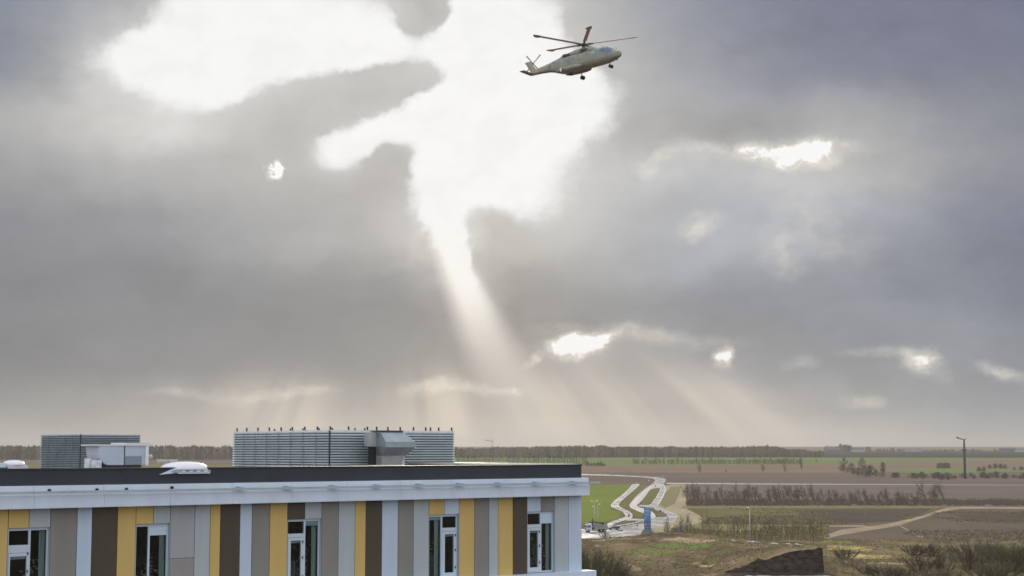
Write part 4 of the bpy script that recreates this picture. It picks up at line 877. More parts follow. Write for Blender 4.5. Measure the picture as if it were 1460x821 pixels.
scrub(500, (1240, 1500), 756, 772, .3, .8, (3, 0), 7, .1); scrub(400, (1330, 1500), 729, 744, .3, .9, (3, 0), 8, .1); scrub(500, (985, 1330), 723.6, 733, .25, .6, (0, 4, 3), 9, .05)
scrub(1100, (980, 1480), 713, 720.5, .6, 2.4, (5, 3), 11, -.35)
tag(sc2.build('field_scrub', tm_ + [mat('brown_brush', (.15, .115, .085), .95), mat('yellowed_grass', (.30, .28, .10), .95), mat('grey_brown_brush', (.16, .127, .10), .95)]), 'low brown and yellow scrub spread over the open fields', 'scrub', kind='stuff')

# ------------------------------------------------------------------ bare trees and shrubs
bark = [mat('grey_brown_bark', (.115, .092, .07), .9), mat('olive_twigs', (.16, .145, .085), .9), mat('reddish_twigs', (.11, .08, .06), .9), mat('pale_bark', (.24, .23, .20), .85), mat('far_twigs', (.15, .125, .10), .95)]
def limb(mb, p, d, L, r0, lvl, rg, nt, sidebias=0.0, droop=0.0):
    q = p.copy(); pts = [q.copy()]; rr = [r0]; k = 3 if lvl else 4
    for i in range(k):
        d = (d + Vector((rg.gauss(0, .13) + sidebias, rg.gauss(0, .13), rg.gauss(0, .08) - droop))).normalized(); q = q + d * L / k; pts.append(q.copy()); rr.append(r0 * (1 - .75 * (i + 1) / k))
    mb.tube(pts, rr, 4 if lvl == 0 else 3, cap=False, smooth=False)
    if lvl < 2:
        for j in range(nt[lvl]):
            f = rg.uniform(.25, 1.0); i = min(int(f * k), k - 1); b = pts[i].lerp(pts[i + 1], f * k - i)
            dd = (d + Vector((rg.gauss(0, .55), rg.gauss(0, .55), rg.uniform(-.1, .55)))).normalized()
            limb(mb, b, dd, L * rg.uniform(.35, .62), max(r0 * .45, .022 if lvl else .03), lvl + 1, rg, nt, sidebias, droop)
def bare_tree(seed, h, lean, mat_t, mat_c, spread=.5, nb=13, nt=(5, 4), tr=.16, name='bare_tree', split=True, base=.22, tw=1.0):
    rg = random.Random(seed); root = thing(name, '', 'tree'); t = MB(); p = Vector((0, 0, -.2)); pts = [p]; rr = [tr]
    for i in range(6):
        p = p + Vector((lean * h / 6 + rg.gauss(0, .03) * h / 3, rg.gauss(0, .02) * h / 3, h * .85 / 6)); pts.append(p); rr.append(tr * (1 - (i + 1) / 7))
    t.tube(pts, rr, 6, smooth=False); c = MB()
    for j in range(nb):
        f = base + (1 - base) * (j + rg.random()) / nb; i = min(int(f * 6), 5); b = pts[i].lerp(pts[i + 1], f * 6 - i); a = rg.uniform(0, 6.28)
        d = Vector((math.cos(a) * spread + lean * .7, math.sin(a) * spread, rg.uniform(.5, 1.1))).normalized()
        limb(c, b, d, h * rg.uniform(.25, .45) * (1.15 - .55 * f), tr * .42 * tw, 0, rg, nt, lean * .25)
    tt = t.build('trunk', mat_t, root); cc = c.build('crown', mat_c, root); return root, [(tt, []), (cc, [])]
def hide_proto(root, tree):
    for p_, _ in tree: bpy.data.objects.remove(p_)
    bpy.data.objects.remove(root)
LEAN = -.22
hb = mat('dark_hedge_bark', (.135, .11, .085), .95)
prA = [bare_tree(100 + i, 10.0, LEAN + .05 * (i % 3 - 1), hb, hb, .55, 17, (6, 5), .15, tw=1.0) for i in range(5)]
SIDES = ['left', 'middle', 'right']
def row(protos, spots, group, labels):
    for i, (loc_, s, rz) in enumerate(spots):
        rt, tr_ = protos[i % len(protos)]; o = dup(rt, loc_, rz, s, labels(i, loc_) if callable(labels) else labels, tr_); o['group'] = group; o['category'] = 'tree'
rg = random.Random(11); sp = []
px = 984
while px < 1352:
    p = ground(px + rg.uniform(-1, 1), 719.5 + rg.uniform(-.9, .9)); s = rg.uniform(.62, 1.12) * (1.0 if px < 1180 else .8 if px < 1320 else 1.1); sp.append((p, (s * rg.uniform(.9, 1.2), s, s), rg.uniform(-.35, .35))); px += (rg.uniform(1.5, 6.0) if rg.random() < .85 else rg.uniform(6, 11)) if px < 1340 else 4
row(prA, sp, 'wind-bent bare trees of the field hedge', 'wind bent bare tree in the long hedge row crossing the dark ploughed field')
# saplings along the wet road
prS = [bare_tree(200 + i, 7.4, -.02, bark[2], bark[2 if i % 2 else 1], .35, 12, (4, 2), .085, 'sapling', base=.15, tw=1.3) for i in range(4)]
sp = []; px = 948
while px < 1172:
    y = rg.uniform(520, 566); s = rg.uniform(.6, 1.12); sp.append((Vector((ray(px, 700).x * y, y, 0)), s, rg.uniform(0, 6.28))); px += rg.uniform(1.8, 4.6)
row(prS, sp, 'saplings beside the wet road', 'thin leafless sapling in the belt behind the grassy ridge')
# small trees in the far fields
prF = [bare_tree(300 + i, 12.0, 0, bark[4], bark[4], .75, 16, (5, 5), .45, 'field_tree', base=.12, tw=1.6) for i in range(3)]
def one(proto, px, py, hpx, label, grp=None, wx=1.0):
    p = ground(px, py); sc_ = (p.y / 2300) * hpx / 11.2; o = dup(proto[0], p, px, (sc_ * wx, sc_, sc_), label, proto[1]); o['category'] = 'tree'
    if grp: o['group'] = grp
    return o
one(prF[0], 998, 674, 12.5, 'squat bare tree, leftmost of those on the reddish stubble field'); one(prF[1], 1088, 674, 12, 'bare spreading tree in the middle of the reddish stubble field'); one(prF[2], 1119, 673.4, 11.5, 'bare bushy tree right of the spreading one on the stubble field')
one(prF[1], 1035, 674, 5, 'tiny bare bush on the edge of the reddish stubble field'); one(prF[0], 1143, 671, 19, 'tall thin bare tree rising above the far green field', wx=.45); one(prF[2], 1164, 660, 5.5, 'small dark bush alone on the far green field')
one(prF[0], 1204, 674, 22, 'thin dark tree at the left end of the bushy clump', wx=.4)
# distant rows of trees: each a single small mesh
def small_tree(name, h, w, seed, m, n=60, trunk=.3, fs=.9):
    rg_ = random.Random(seed); b = MB(); b.tube([(0, 0, -.3), (rg_.uniform(-.3, .3), 0, h * .6), (0, 0, h * .9)], [trunk, trunk * .6, .08], 5, smooth=False)
    for i in range(n):
        a, z = rg_.uniform(0, 6.28), rg_.uniform(.22, 1) ; rad = w * math.sin(math.pi * min(1, z * .95)) ** .6 * rg_.uniform(.1, 1); x, y, zz_ = rad * math.cos(a), rad * math.sin(a), z * h
        dx, dz = rg_.gauss(0, .35) * fs, rg_.uniform(.7, 2.0) * fs
        b.add([(x - .16 * fs, y, zz_ - dz / 2), (x + .16 * fs, y + .1, zz_ - dz / 2), (x + dx, y, zz_ + dz / 2), (x + dx * .6, y + .25 * fs, zz_)], [(0, 1, 2), (1, 3, 2), (0, 2, 3), (0, 3, 1)])
    o = b.build(name, m); return o
USED = []
def scatter_small(protos, spots, group, label, cat='tree'):
    for i, (p, s) in enumerate(spots):
        o = protos[i % len(protos)].copy(); col0.objects.link(o); o.location = p; o.scale = s if isinstance(s, tuple) else (s,) * 3; o.rotation_euler = (0, 0, i * 1.7); tag(o, label, cat, group)
    USED.extend(protos)
ft1 = mat('hazy_twigs', (.10, .095, .06), .95); ft2 = mat('hazy_brown_twigs', (.05, .045, .032), .95)
pB = [small_tree('roadside_tree', 9, 3.6, 400 + i, ft1, 120, .2, .9) for i in range(4)]
sp = []; px = 904
while px < 1142: sp.append((ground(px, 662.3), rg.uniform(.75, 1.15))); px += rg.uniform(2.6, 7.5) if px < 980 else rg.uniform(2.2, 4.6)
scatter_small(pB, sp, 'trees along the far green field', 'small bare tree in the thin line along the near edge of the far green field')
pC = [small_tree('poplar', 13, 2.4, 420 + i, ft2, 70, .3, .9) for i in range(4)]
sp = []; px = 652
while px < 838: sp.append((ground(px, 664), rg.uniform(.8, 1.2))); px += rg.uniform(2.2, 4.2)
scatter_small(pC, sp, 'tall trees seen over the roof', 'slender bare tree in the pale line seen over the black roof edge')
pD = [small_tree('hedge_bush', 5, 3.2, 440 + i, mat('dark_hedge_twigs', (.075, .062, .05), .95), 90, .3, 1.0) for i in range(3)]
sp = [(ground(px_, 664.5), (rg.uniform(.9, 1.5), 1.2, rg.uniform(.8, 1.5))) for px_ in (838, 843, 848, 853, 857, 861)]
scatter_small(pD, sp, 'dark bushes at the end of the roadside trees', 'dark rounded bush in the clump just right of the black roof corner', 'bush')
# clumps on the right
def clump(spots, group, label, protos, cat='bush'):
    scatter_small(protos, [(ground(a, b), (s * w, s, s)) for a, b, s, w in spots], group, label, cat)
cl_ = [small_tree('clump_bush', 8, 3.8, 460 + i, mat('clump_twigs_%s' % 'abc'[i], c__, .95), 150, .3, 1.3) for i, c__ in enumerate(((.13, .11, .08), (.17, .17, .10), (.10, .08, .065)))]
clump([(1201, 672, 1.0, 1.2), (1209, 674, .9, 1.2), (1217, 676, .9, 1.3), (1224, 678, 1.1, 1.3), (1232, 679, 1.5, 1.1), (1241, 679, 1.5, 1.1), (1249, 679.5, 1.0, 1.2), (1258, 680, .7, 1.4), (1236, 680, .7, 1.4), (1214, 671, 1.2, 1.0), (1229, 668, 1.7, .9), (1259, 674, 1.6, .6)], 'bushes of the pale clump in the far fields', 'pale bushy tree in the tangled clump at the left of the far hedge', cl_)
rh_ = random.Random(91)
clump([(rh_.uniform(1258, 1470), rh_.uniform(680.2, 682.3), rh_.uniform(.3, .8), rh_.uniform(1.2, 2.8)) for _ in range(46)], 'low dark hedge bushes', 'low dark bush in the hedge running right to the tall mast', [cl_[2], cl_[0]])
clump([(1343, 684, .7, 1.6), (1352, 684, .6, 1.6)], 'isolated dark bushes', 'low dark bush standing alone on the plough left of the tall mast', [cl_[2]])
clump([(1338, 668, .95, .8), (1342, 668.3, 1.0, .8), (1346, 668.3, 1.0, .8), (1350, 668.3, 1.0, .8), (1353, 668, .95, .7)], 'trees of the square copse', 'bare tree of the square copse left of the tall mast', [cl_[2], cl_[0]], 'tree')
clump([(1396, 672, .7, 1.5), (1403, 672, .75, 1.5), (1411, 668, .7, 1.4), (1419, 668, .85, 1.3), (1427, 668, .85, 1.3), (1433, 668, .7, 1.3), (1446, 670, .5, 1.8), (1456, 670, .6, 1.8)], 'dark copses right of the mast', 'dark bush in a low copse right of the tall mast', [cl_[2]])
# far woodland: reads as one mass
mt2 = mat('wood_twigs_pale', (.25, .205, .155), .95); mt3 = mat('wood_twigs_dark', (.15, .125, .10), .95)
def mass(name, label, spans, seed, m, n, hmul=1.0):
    b = MB(); rg_ = random.Random(seed)
    for i in range(n):
        x0, x1, yb, top0, top1, depth = rg_.choice(spans); px_ = rg_.uniform(x0, x1); f = (px_ - x0) / (x1 - x0); p = ground(px_, yb); y = p.y + rg_.uniform(0, depth); X_ = p.x * y / p.y
        th = top0 + (top1 - top0) * f + 2.2 * noise.noise(Vector((px_ * .06, 0, seed))) + 1.6 * noise.noise(Vector((px_ * .35, 3, seed))) + rg_.uniform(-1.0, 1.6); H_ = max((yb - th) * p.y / 2300, 2) * hmul
        w = H_ * rg_.uniform(.16, .26)
        mi_ = rg_.randrange(3)
        for k in range(26):
            z = rg_.uniform(0, 1); a = rg_.uniform(0, 6.28); rad = w * math.sin(math.pi * (.12 + .84 * z)) ** .5 * rg_.random() ** .5; x, yy = X_ + rad * math.cos(a), y + rad * math.sin(a); s = H_ * rg_.uniform(.05, .12); zc = terr(y) + z * H_
            b.add([(x - s * .7, yy, zc - s), (x + s * .7, yy + s * .4, zc - s * .6), (x + rg_.uniform(-s, s) * .4, yy - s * .3, zc + s * 1.3)], [(0, 1, 2)], mi_)
    tag(b.build(name, [m, mt2, mt3]), label, 'wood', kind='stuff')
mass('far_woodland', 'grey brown wood along the horizon behind the fields', [(645, 850, 652, 639.5, 638, 160), (850, 1010, 651.5, 637.5, 639.5, 160), (850, 1010, 651.5, 638.5, 639, 200), (1000, 1110, 651.5, 639, 637.5, 160), (1105, 1175, 651.5, 639, 645, 120), (760, 860, 652, 638, 637, 160)], 21, mat('wood_twigs', (.22, .185, .145), .95), 2600)
mass('left_woodland', 'pale grey wood on the horizon left of the rooftop screen', [(-60, 62, 655, 638.5, 638.5, 300), (196, 345, 655, 638, 639.5, 300)], 23, mat('grey_wood_twigs', (.11, .10, .09), .95), 800)
mass('far_treeline', 'thin dark treeline on the right horizon', [(1250, 1290, 643.5, 640, 639.5, 120), (1290, 1345, 643.5, 641, 641, 150), (1345, 1400, 643.5, 640.5, 641, 150), (1415, 1480, 643.5, 640.5, 640, 150)], 25, mat('dark_wood_twigs', (.075, .075, .072), .95), 420)
mass('farm_trees', 'dark trees round the far farm buildings', [(1176, 1214, 643.5, 637, 636, 60), (1198, 1214, 643.5, 634, 636, 60)], 26, bpy.data.materials['dark_wood_twigs'], 160)

# shrubs in front: many stems from one base
def shrub(seed, h, w, m_st, m_tw, n=34):
    rg_ = random.Random(seed); root = thing('shrub', '', 'shrub'); s1 = MB(); s2 = MB()
    for i in range(n):
        a = rg_.uniform(0, 6.28); k = rg_.random() ** .6; d = Vector((math.cos(a) * k * w / h * .9, math.sin(a) * k * w / h * .9, 1)).normalized(); b = Vector((math.cos(a) * k * w * .25, math.sin(a) * k * w * .25, -.2))
        q_ = b.copy(); pts = [q_.copy()]; rr = [.09]; L = h * rg_.uniform(.65, 1.0)
        for j in range(4): d = (d + Vector((rg_.gauss(0, .09), rg_.gauss(0, .09), .04))).normalized(); q_ = q_ + d * L / 4; pts.append(q_.copy()); rr.append(.09 - .018 * (j + 1))
        s1.tube(pts, rr, 4, cap=False, smooth=False)
        for j in range(16):
            f = rg_.uniform(.3, 1) * 4; ii = min(int(f), 3); b2 = pts[ii].lerp(pts[ii + 1], f - ii); dd = (d + Vector((rg_.gauss(0, .4), rg_.gauss(0, .4), rg_.uniform(0, .4)))).normalized()
            limb(s2, b2, dd, h * rg_.uniform(.10, .22), .032, 1, rg_, (0, 3))
    return root, [(s1.build('stems', m_st, root), []), (s2.build('twigs', m_tw, root), [])]
shm = [mat('green_grey_stems', (.10, .095, .05), .9), mat('brown_grey_twigs', (.10, .085, .055), .9), mat('olive_green_twigs', (.13, .118, .068), .9), mat('pale_dry_twigs', (.24, .20, .14), .9), mat('dark_brown_twigs', (.095, .075, .055), .9)]
shp = [shrub(500, 7, 9, shm[0], shm[1], 52), shrub(501, 6, 8, shm[0], shm[2], 44), shrub(502, 5, 6, shm[3], shm[3], 26), shrub(503, 6, 7, shm[4], shm[4], 36)]
def place_shrub(k, px, y, s, label, grp=None, wx=1.0):
    rt, tr_ = shp[k]; x = ray(px, 700).x * y; o = dup(rt, (x, y, hgt(x, y) - .1 if 345 < y < 555 else 0), px * .37, (s * wx, s * wx, s), label, tr_)
    if grp: o['group'] = grp
    return o
fg = 'bare shrubs beside the building'
place_shrub(0, 853, 378, 1.02, 'large bare olive brown shrub in front right of the building corner', fg); place_shrub(0, 836, 384, 1.05, 'bare shrub partly hidden by the building corner', fg); place_shrub(0, 872, 372, .80, 'bare shrub at the right side of the large foreground shrub', fg, 1.1); place_shrub(3, 890, 368, .52, 'low dark brown shrub at the right foot of the large foreground shrub', fg, 1.2)
place_shrub(3, 862, 548, .42, 'small reddish dark bush in front of the flooded roadside below the truck')
rgp = 'olive shrubs at the lower right'
for k, px, y, s, wx, lab in ((1, 1385, 425, 1.05, 1.3, 'olive green shrub, highest of the lower right group'), (1, 1402, 430, 1.05, 1.2, 'olive green shrub just right of the highest one in the lower right group'), (1, 1375, 420, .8, 1.3, 'olive shrub at the left slope of the highest lower right shrub'),
 (1, 1447, 400, 1.25, 1.3, 'large dark olive shrub at the right edge of the view'), (1, 1462, 392, 1.3, 1.3, 'large olive shrub cut by the right edge of the view'), (1, 1432, 405, .95, 1.2, 'olive shrub left of the large one at the right edge'), (3, 1338, 392, .95, .8, 'dark brown shrub standing alone at the lower right'),
 (3, 1380, 400, 1.0, .5, 'narrow dark shrub below the highest olive shrub'), (2, 1372, 405, .9, 1.2, 'pale dry shrub in front of the olive shrubs'), (2, 1395, 402, .8, 1.2, 'pale dry shrub between olive shrubs'), (2, 1262, 385, .8, 1.3, 'pale dry shrub beside the yellow grass strip'),
 (1, 1400, 372, .75, 1.5, 'low olive shrub at the bottom right'), (1, 1340, 372, .6, 1.8, 'low olive shrub at the bottom below the dark brown one'),
 (3, 1310, 402, .7, 1.5, 'brown shrub left of the lone dark one'), (3, 1272, 372, .5, 1.8, 'low brown shrub at the bottom edge below the yellow grass strip'), (3, 1300, 452, .55, 1.8, 'low brown shrub in the back of the lower right scrub, left part'), (3, 1328, 448, .6, 1.8, 'low brown shrub in the back of the lower right scrub, middle part'), (2, 1355, 440, .55, 1.6, 'pale dry shrub at the back left of the olive shrubs'), (3, 1420, 440, .7, 1.6, 'brown shrub behind the olive shrubs near the right edge'), (1, 1290, 378, .5, 1.6, 'low olive shrub at the bottom, leftmost of the olive ones'), (2, 1320, 374, .55, 1.6, 'pale dry shrub at the bottom edge of the lower right scrub'), (3, 1240, 385, .45, 1.8, 'low brown shrub right of the soil bank at the bottom'), (1, 1425, 378, .8, 1.6, 'olive shrub at the bottom near the right corner'), (2, 1210, 415, .55, 1.4, 'pale yellowish shrub right of the soil bank'), (1, 1205, 440, .6, 1.3, 'yellow green low shrub at the end of the track')): place_shrub(k, px, y, s, lab, rgp, wx)
for rt, tr_ in prA + prS + prF + shp: hide_proto(rt, tr_)
for q_ in {q_.name: q_ for q_ in USED}.values(): bpy.data.objects.remove(q_)

# ------------------------------------------------------------------ road furniture and vehicles
lampm = mat('galvanised_lamp_post', (.42, .42, .40), .5, .4); headm = mat('white_lamp_head', (.8, .8, .8), .4)
def lamp(px, pyb, h, label, heads=1, side=-1, r=.13, m=None, mh=None, arm=1.4, name='street_lamp', grp='street lamps along the wet road'):
    p = ground(px, pyb); t = thing(name, label, 'street lamp', p, 0, grp); b = MB(); b.tube([(0, 0, 0), (0, 0, h * .5), (0, 0, h)], [r, r * .8, r * .55], 8); b.build('post', m or lampm, t)
    for k in range(heads):
        s = side if k == 0 else -side
        a = MB(); a.tube([(0, 0, h - .15), (s * arm * .5, 0, h + .1), (s * arm, 0, h + .12)], r * .45, 6); a.build('arm', m or lampm, t)
        b = MB(); b.box(min(s * arm, s * (arm + .9)), max(s * arm, s * (arm + .9)), -.22, .22, h + .04, h + .26); b.build('lamp_head', mh or headm, t)
    return t
lamp(976.5, 763, 8.6, 'thin street lamp post in front of the sandy slope', arm=.1); lamp(1069.4, 773, 11.2, 'tall pale street lamp among the saplings before the brush', arm=.1, r=.2)
lamp(952.5, 762, 6.2, 'short lamp post among saplings right of the blue sign', arm=.1); lamp(847.5, 752, 10.2, 'double headed street lamp behind the truck cab, tallest of three', 2, arm=.5); lamp(852.5, 757, 9.9, 'street lamp in front of the truck body', arm=.1, side=1)
lamp(848, 748, 7.3, 'lower street lamp between the two beside the truck', arm=.1); lamp(947, 725, 9.0, 'slim street lamp by the bend of the curved road', arm=.1, grp=None, r=.08); lamp(1234, 748.5, 9.5, 'pale post with no lamp at the start of the dirt track', arm=.05, r=.22, m=mat('pale_post', (.22, .19, .17), .9), mh=mat('post_top', (.22, .19, .17), .9), name='wooden_post')['category'] = 'post'
# tall dark mast on the right and the pale one beyond the roof
def mast(px, pyb, top, r, m, label, tag_, arms):
    p = ground(px, pyb); s = p.y / 2300; h = (pyb - top) * s; t = thing('lamp_mast', label, 'mast', p); b = MB(); b.tube([(0, 0, -1), (0, 0, h * .78), (0, 0, h)], [r, r * .9, r * .75], 10); b.build('pole', m, t)
    for (dx0, dz0, dx1, dz1, rr) in arms: a = MB(); a.tube([(dx0 * s, 0, h - dz0 * s), (dx1 * s, 0, h - dz1 * s)], rr * s, 8); a.build('arm', m, t)
    return t, s, h
mk = mat('dark_blue_grey_mast', (.045, .05, .075), .6)
t, s, h = mast(1376, 682, 627, 1.25, mk, 'tall dark mast with a slanted arm standing in the right hand fields', 0, [(.5, 0, -8.6, -2.4, .7), (-.5, .5, 3.4, -1.6, .5)])
a = MB(); a.loft([[Vector((-8.0 * s, -.9 * s, h + 1.4 * s)), Vector((-8.0 * s, .9 * s, h + 1.4 * s)), Vector((-8.0 * s, .9 * s, h + 3.6 * s)), Vector((-8.0 * s, -.9 * s, h + 3.6 * s))], [Vector((-10.4 * s, -1 * s, h + 2.1 * s)), Vector((-10.4 * s, 1 * s, h + 2.1 * s)), Vector((-10.6 * s, 1 * s, h + 4.6 * s)), Vector((-10.6 * s, -1 * s, h + 4.6 * s))]], 0, True, False); a.build('lamp_head', mk, t)
a = MB(); a.tube([(0, 0, h * .72), (0, 0, h * .76)], 2.6 * 1.0, 10); a.build('collar', mk, t)
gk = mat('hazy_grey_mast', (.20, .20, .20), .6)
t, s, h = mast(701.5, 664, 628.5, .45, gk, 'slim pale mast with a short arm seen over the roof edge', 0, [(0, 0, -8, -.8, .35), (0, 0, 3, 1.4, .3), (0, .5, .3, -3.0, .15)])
a = MB(); a.box(-9.5 * s, -6.3 * s, -1, 1, h + .3 * s, h + 1.3 * s); a.build('lamp_head', gk, t)
# blue pylon sign (writing too small to read: rows of white strokes)
p = ground(923.3, 756.5); t = thing('pylon_sign', 'tall blue roadside pylon sign with rows of small white lettering', 'sign', p, R(-6))
sb = mat('bright_blue_panel', (.045, .20, .42), .35); sd = mat('dark_blue_panel', (.09, .11, .22), .35); wh = mat('white_lettering', (.62, .68, .78), .5); wf = mat('grey_white_letters', (.35, .42, .6), .5)
b = MB(); b.box(-1.22, 1.22, -.18, .18, 0, 8.3); b.build('body', mat('blue_grey_body', (.12, .16, .28), .5), t)
b = MB(); b.box(-1.2, 1.2, -.21, -.181, 3.9, 8.2); b.build('upper_panel', sb, t); b = MB(); b.box(-1.2, 1.2, -.21, -.181, .9, 3.88); b.build('lower_panel', sd, t)
rg2 = random.Random(5)
for z, hh_, x0_, x1_, m_ in ((7.35, .42, -.85, .85, wh), (6.75, .30, -.7, .7, wf), (6.0, .26, -.85, .8, wh), (5.45, .22, -.85, .5, wf), (4.6, .5, -.95, -.55, wh), (2.3, .5, -.75, -.35, wh), (2.5, .5, .35, .75, wf), (1.3, .25, -.8, .6, wf)):
    b = MB(); x = x0_
    while x < x1_: w_ = rg2.uniform(.08, .2); b.box(x, min(x + w_, x1_), -.222, -.2105, z, z + hh_ * rg2.uniform(.7, 1)); x += w_ + .07
    b.build('lettering', m_, t)
b = MB(); b.box(-1.26, 1.26, -.24, .22, 8.301, 8.45); b.build('top_cap', wf, t)
# small traffic signs
blue = mat('blue_sign_face', (.09, .22, .38), .4); cyan = mat('cyan_sign_face', (.14, .32, .36), .4); blk = mat('black_sign_back', (.02, .02, .025), .5); wht = mat('white_sign_face', (.75, .75, .75), .5); redm = mat('red_face', (.22, .06, .05), .5)
def sign(px, pyc, hb, r_, m_, label, rect=False):
    s_ = ground(px, pyc).y / 2300; p_ = ground(px, pyc + hb / s_); t_ = thing('traffic_sign', label, 'road sign', p_, 0, 'small signs round the junction'); b = MB(); b.tube([(0, 0, 0), (0, 0, hb + r_ * .6)], .05, 6); b.build('post', lampm, t_)
    b = MB()
    if rect: b.box(-r_ * .75, r_ * .75, -.09, -.055, hb - r_, hb + r_)
    else: b.tube([(0, -.09, hb), (0, -.055, hb)], r_, 18)
    b.build('plate', m_, t_)
sign(846, 751, 1.9, .5, blue, 'round blue sign in front of the truck cab'); sign(929.3, 757.5, 1.2, .45, blue, 'small round blue sign at the foot of the blue pylon', True); sign(969.3, 755.2, 1.5, .75, blue, 'upright blue sign among the saplings below the sandy slope', True)
sign(943.2, 733, 1.1, .42, cyan, 'round cyan sign on the small grass island'); sign(931.3, 724.2, 1.2, .42, blue, 'round blue sign at the junction left of the curved road'); sign(918.4, 718, 2.4, .45, cyan, 'round teal sign above the cross link of the middle road')
sign(941.7, 728, .9, .42, blk, 'small black sign seen from behind at the curved road'); sign(934.5, 692, 1.6, .5, blk, 'dark sign post at the head of the middle grass island', True); sign(925, 684.4, .9, .5, wht, 'white sign in the crop by the far junction', True); sign(946, 678.3, 1.0, .4, wht, 'small white sign behind the far junction', True)
sign(1016.6, 766, 1.0, .45, blue, 'small blue sign on the ridge among the saplings', True); sign(908.5, 748.5, 1.3, .35, redm, 'small red faced sign left of the blue pylon', True); sign(840.5, 754.5, .9, .4, blk, 'small dark sign standing in the wet below the truck', True)
p = ground(896.6, 736.3); t = thing('keep_clear_bollard', 'black and red traffic bollard in the bend of the left wet lane', 'bollard', p); b = MB(); b.box(-.3, .3, -.1, .1, 0, 1.25); b.build('body', blk, t); b = MB(); b.box(-.24, .24, -.125, -.101, .1, .5); b.build('red_plate', redm, t); b = MB(); b.box(-.34, .34, -.14, .14, -.0, .08); b.build('foot', blk, t)
for px, py, lab in ((884.5, 756.5, 'blue crash cushion lying by the flooded verge'),):
    p = ground(px, py); t = thing('road_barrier', lab, 'barrier', p); b = MB(); b.box(-.9, .9, -.3, .3, .1, .55); b.build('block', mat('faded_blue_plastic', (.08, .13, .24), .6), t)
    for x_ in (-.8, .6): b = MB(); b.box(x_, x_ + .2, -.36, .36, 0, .1); b.build('foot', blk, t)
# guardrail along the near edge of the road
gpts = [ground(830 + x / 7.4625, 670 + y / 7.4625) for x, y in ((-200, 640), (60, 634), (200, 627), (330, 622), (450, 604), (580, 580), (700, 556))]
t = thing('guardrail', 'low grey steel guardrail along the near edge of the wet road', 'guardrail', gpts[0]); b = MB(); rel = [q_ - gpts[0] for q_ in gpts]
grm = mat('dark_weathered_steel', (.12, .115, .11), .6, .3)
b.loft([[q_ + Vector((0, 0, .45)), q_ + Vector((0, .05, .6)), q_ + Vector((0, 0, .8)), q_ + Vector((0, -.05, .6))] for q_ in rel], 0, True, False); b.build('rail', grm, t)
for i in range(len(rel) - 1):
    for k in range(5): q_ = rel[i].lerp(rel[i + 1], k / 5); b = MB(); b.box(q_.x - .06, q_.x + .06, q_.y + .06, q_.y + .18, 0, .7); b.build('post', grm, t)

def wheelset(t, xs_, y_, r_, w_, double=False):
    for x_ in xs_:
        for sy in (-1, 1):
            b = MB(); b.tube([(x_, sy * y_ - w_ / 2, r_), (x_, sy * y_ + w_ / 2, r_)], r_, 18); wz = b.build('wheel', Hm['tyre'], t); b = MB(); b.tube([(x_, sy * y_ - w_ / 2 - .015, r_), (x_, sy * y_ + w_ / 2 + .015, r_)], r_ * .55, 14); b.build('rim', lampm, wz)
# crane lorry
p = ground(850, 757.6); t = thing('crane_truck', 'white and grey lorry with folded dark loader crane on the wet road', 'truck', p, R(197))
tw = mat('pale_cab_paint', (.55, .58, .62), .4, coat=.3); tgr = mat('grey_tipper_body', (.22, .24, .22), .6, var=.15, vs=2)
cp = [(2.0, .55), (4.12, .55), (4.2, 1.4), (3.95, 2.55), (3.6, 3.0), (2.1, 3.05)]
b = MB(); b.loft([[Vector((x_, y_, z_)) for x_, z_ in cp] for y_ in (-1.2, 1.2)], 0, True, False); cab = b.build('cab', tw, t)
b = MB(); b.add([(4.16, -1.05, 1.62), (4.16, 1.05, 1.62), (3.99, 1.0, 2.5), (3.99, -1.0, 2.5), (4.20, -1.05, 1.62), (4.20, 1.05, 1.62), (4.03, 1.0, 2.5), (4.03, -1.0, 2.5)], [(0, 1, 2, 3), (4, 5, 6, 7), (0, 4, 7, 3), (1, 5, 6, 2), (0, 4, 5, 1), (3, 7, 6, 2)]); b.build('windscreen', Hm['wind'], cab)
for sy in (-1, 1):
    b = MB(); b.box(2.5, 3.75, sy * 1.205 - .01, sy * 1.205 + .01, 1.65, 2.45); b.build('side_window', Hm['wind'], cab); b = MB(); b.box(4.15, 4.24, sy * .85 - .2, sy * .85 + .2, .8, 1.0); b.build('headlight', wht, cab); b = MB(); b.box(4.0, 4.12, sy * 1.4 - .1, sy * 1.4 + .1, 1.7, 2.4); b.build('mirror', blk, cab)
b = MB(); b.box(4.18, 4.23, -.8, .8, 1.02, 1.42); b.build('grille', blk, cab)
b = MB(); b.box(-4.2, 3.9, -.45, .45, .55, .85); b.build('chassis', blk, t)
b = MB(); b.box(-4.3, .95, -1.25, 1.25, 1.0, 1.15); b.box(-4.3, .95, -1.25, -1.17, 1.15, 2.15); b.box(-4.3, .95, 1.17, 1.25, 1.15, 2.15); b.box(.87, .95, -1.17, 1.17, 1.15, 2.5); b.box(-4.3, -4.22, -1.17, 1.17, 1.15, 2.15)
for i in range(7): b.box(-4.1 + i * .75, -4.0 + i * .75, -1.29, -1.255, 1.0, 2.15)
b.build('tipper_body', tgr, t)
b = MB(); b.box(1.15, 1.75, -.7, .7, .9, 1.6); b.tube([(1.45, 0, 1.6), (1.45, 0, 3.9)], .22, 8); cr_ = b.build('crane_column', blk, t)
b = MB(); b.tube([(1.45, 0, 3.8), (-.8, -.1, 3.35), (-2.4, -.1, 3.25)], [.2, .24, .2], 6); b.build('crane_arm', blk, cr_); b = MB(); b.tube([(1.45, .1, 3.55), (2.8, .1, 3.5), (3.6, .1, 3.15)], [.2, .24, .24], 6); b.build('crane_boom', blk, cr_)
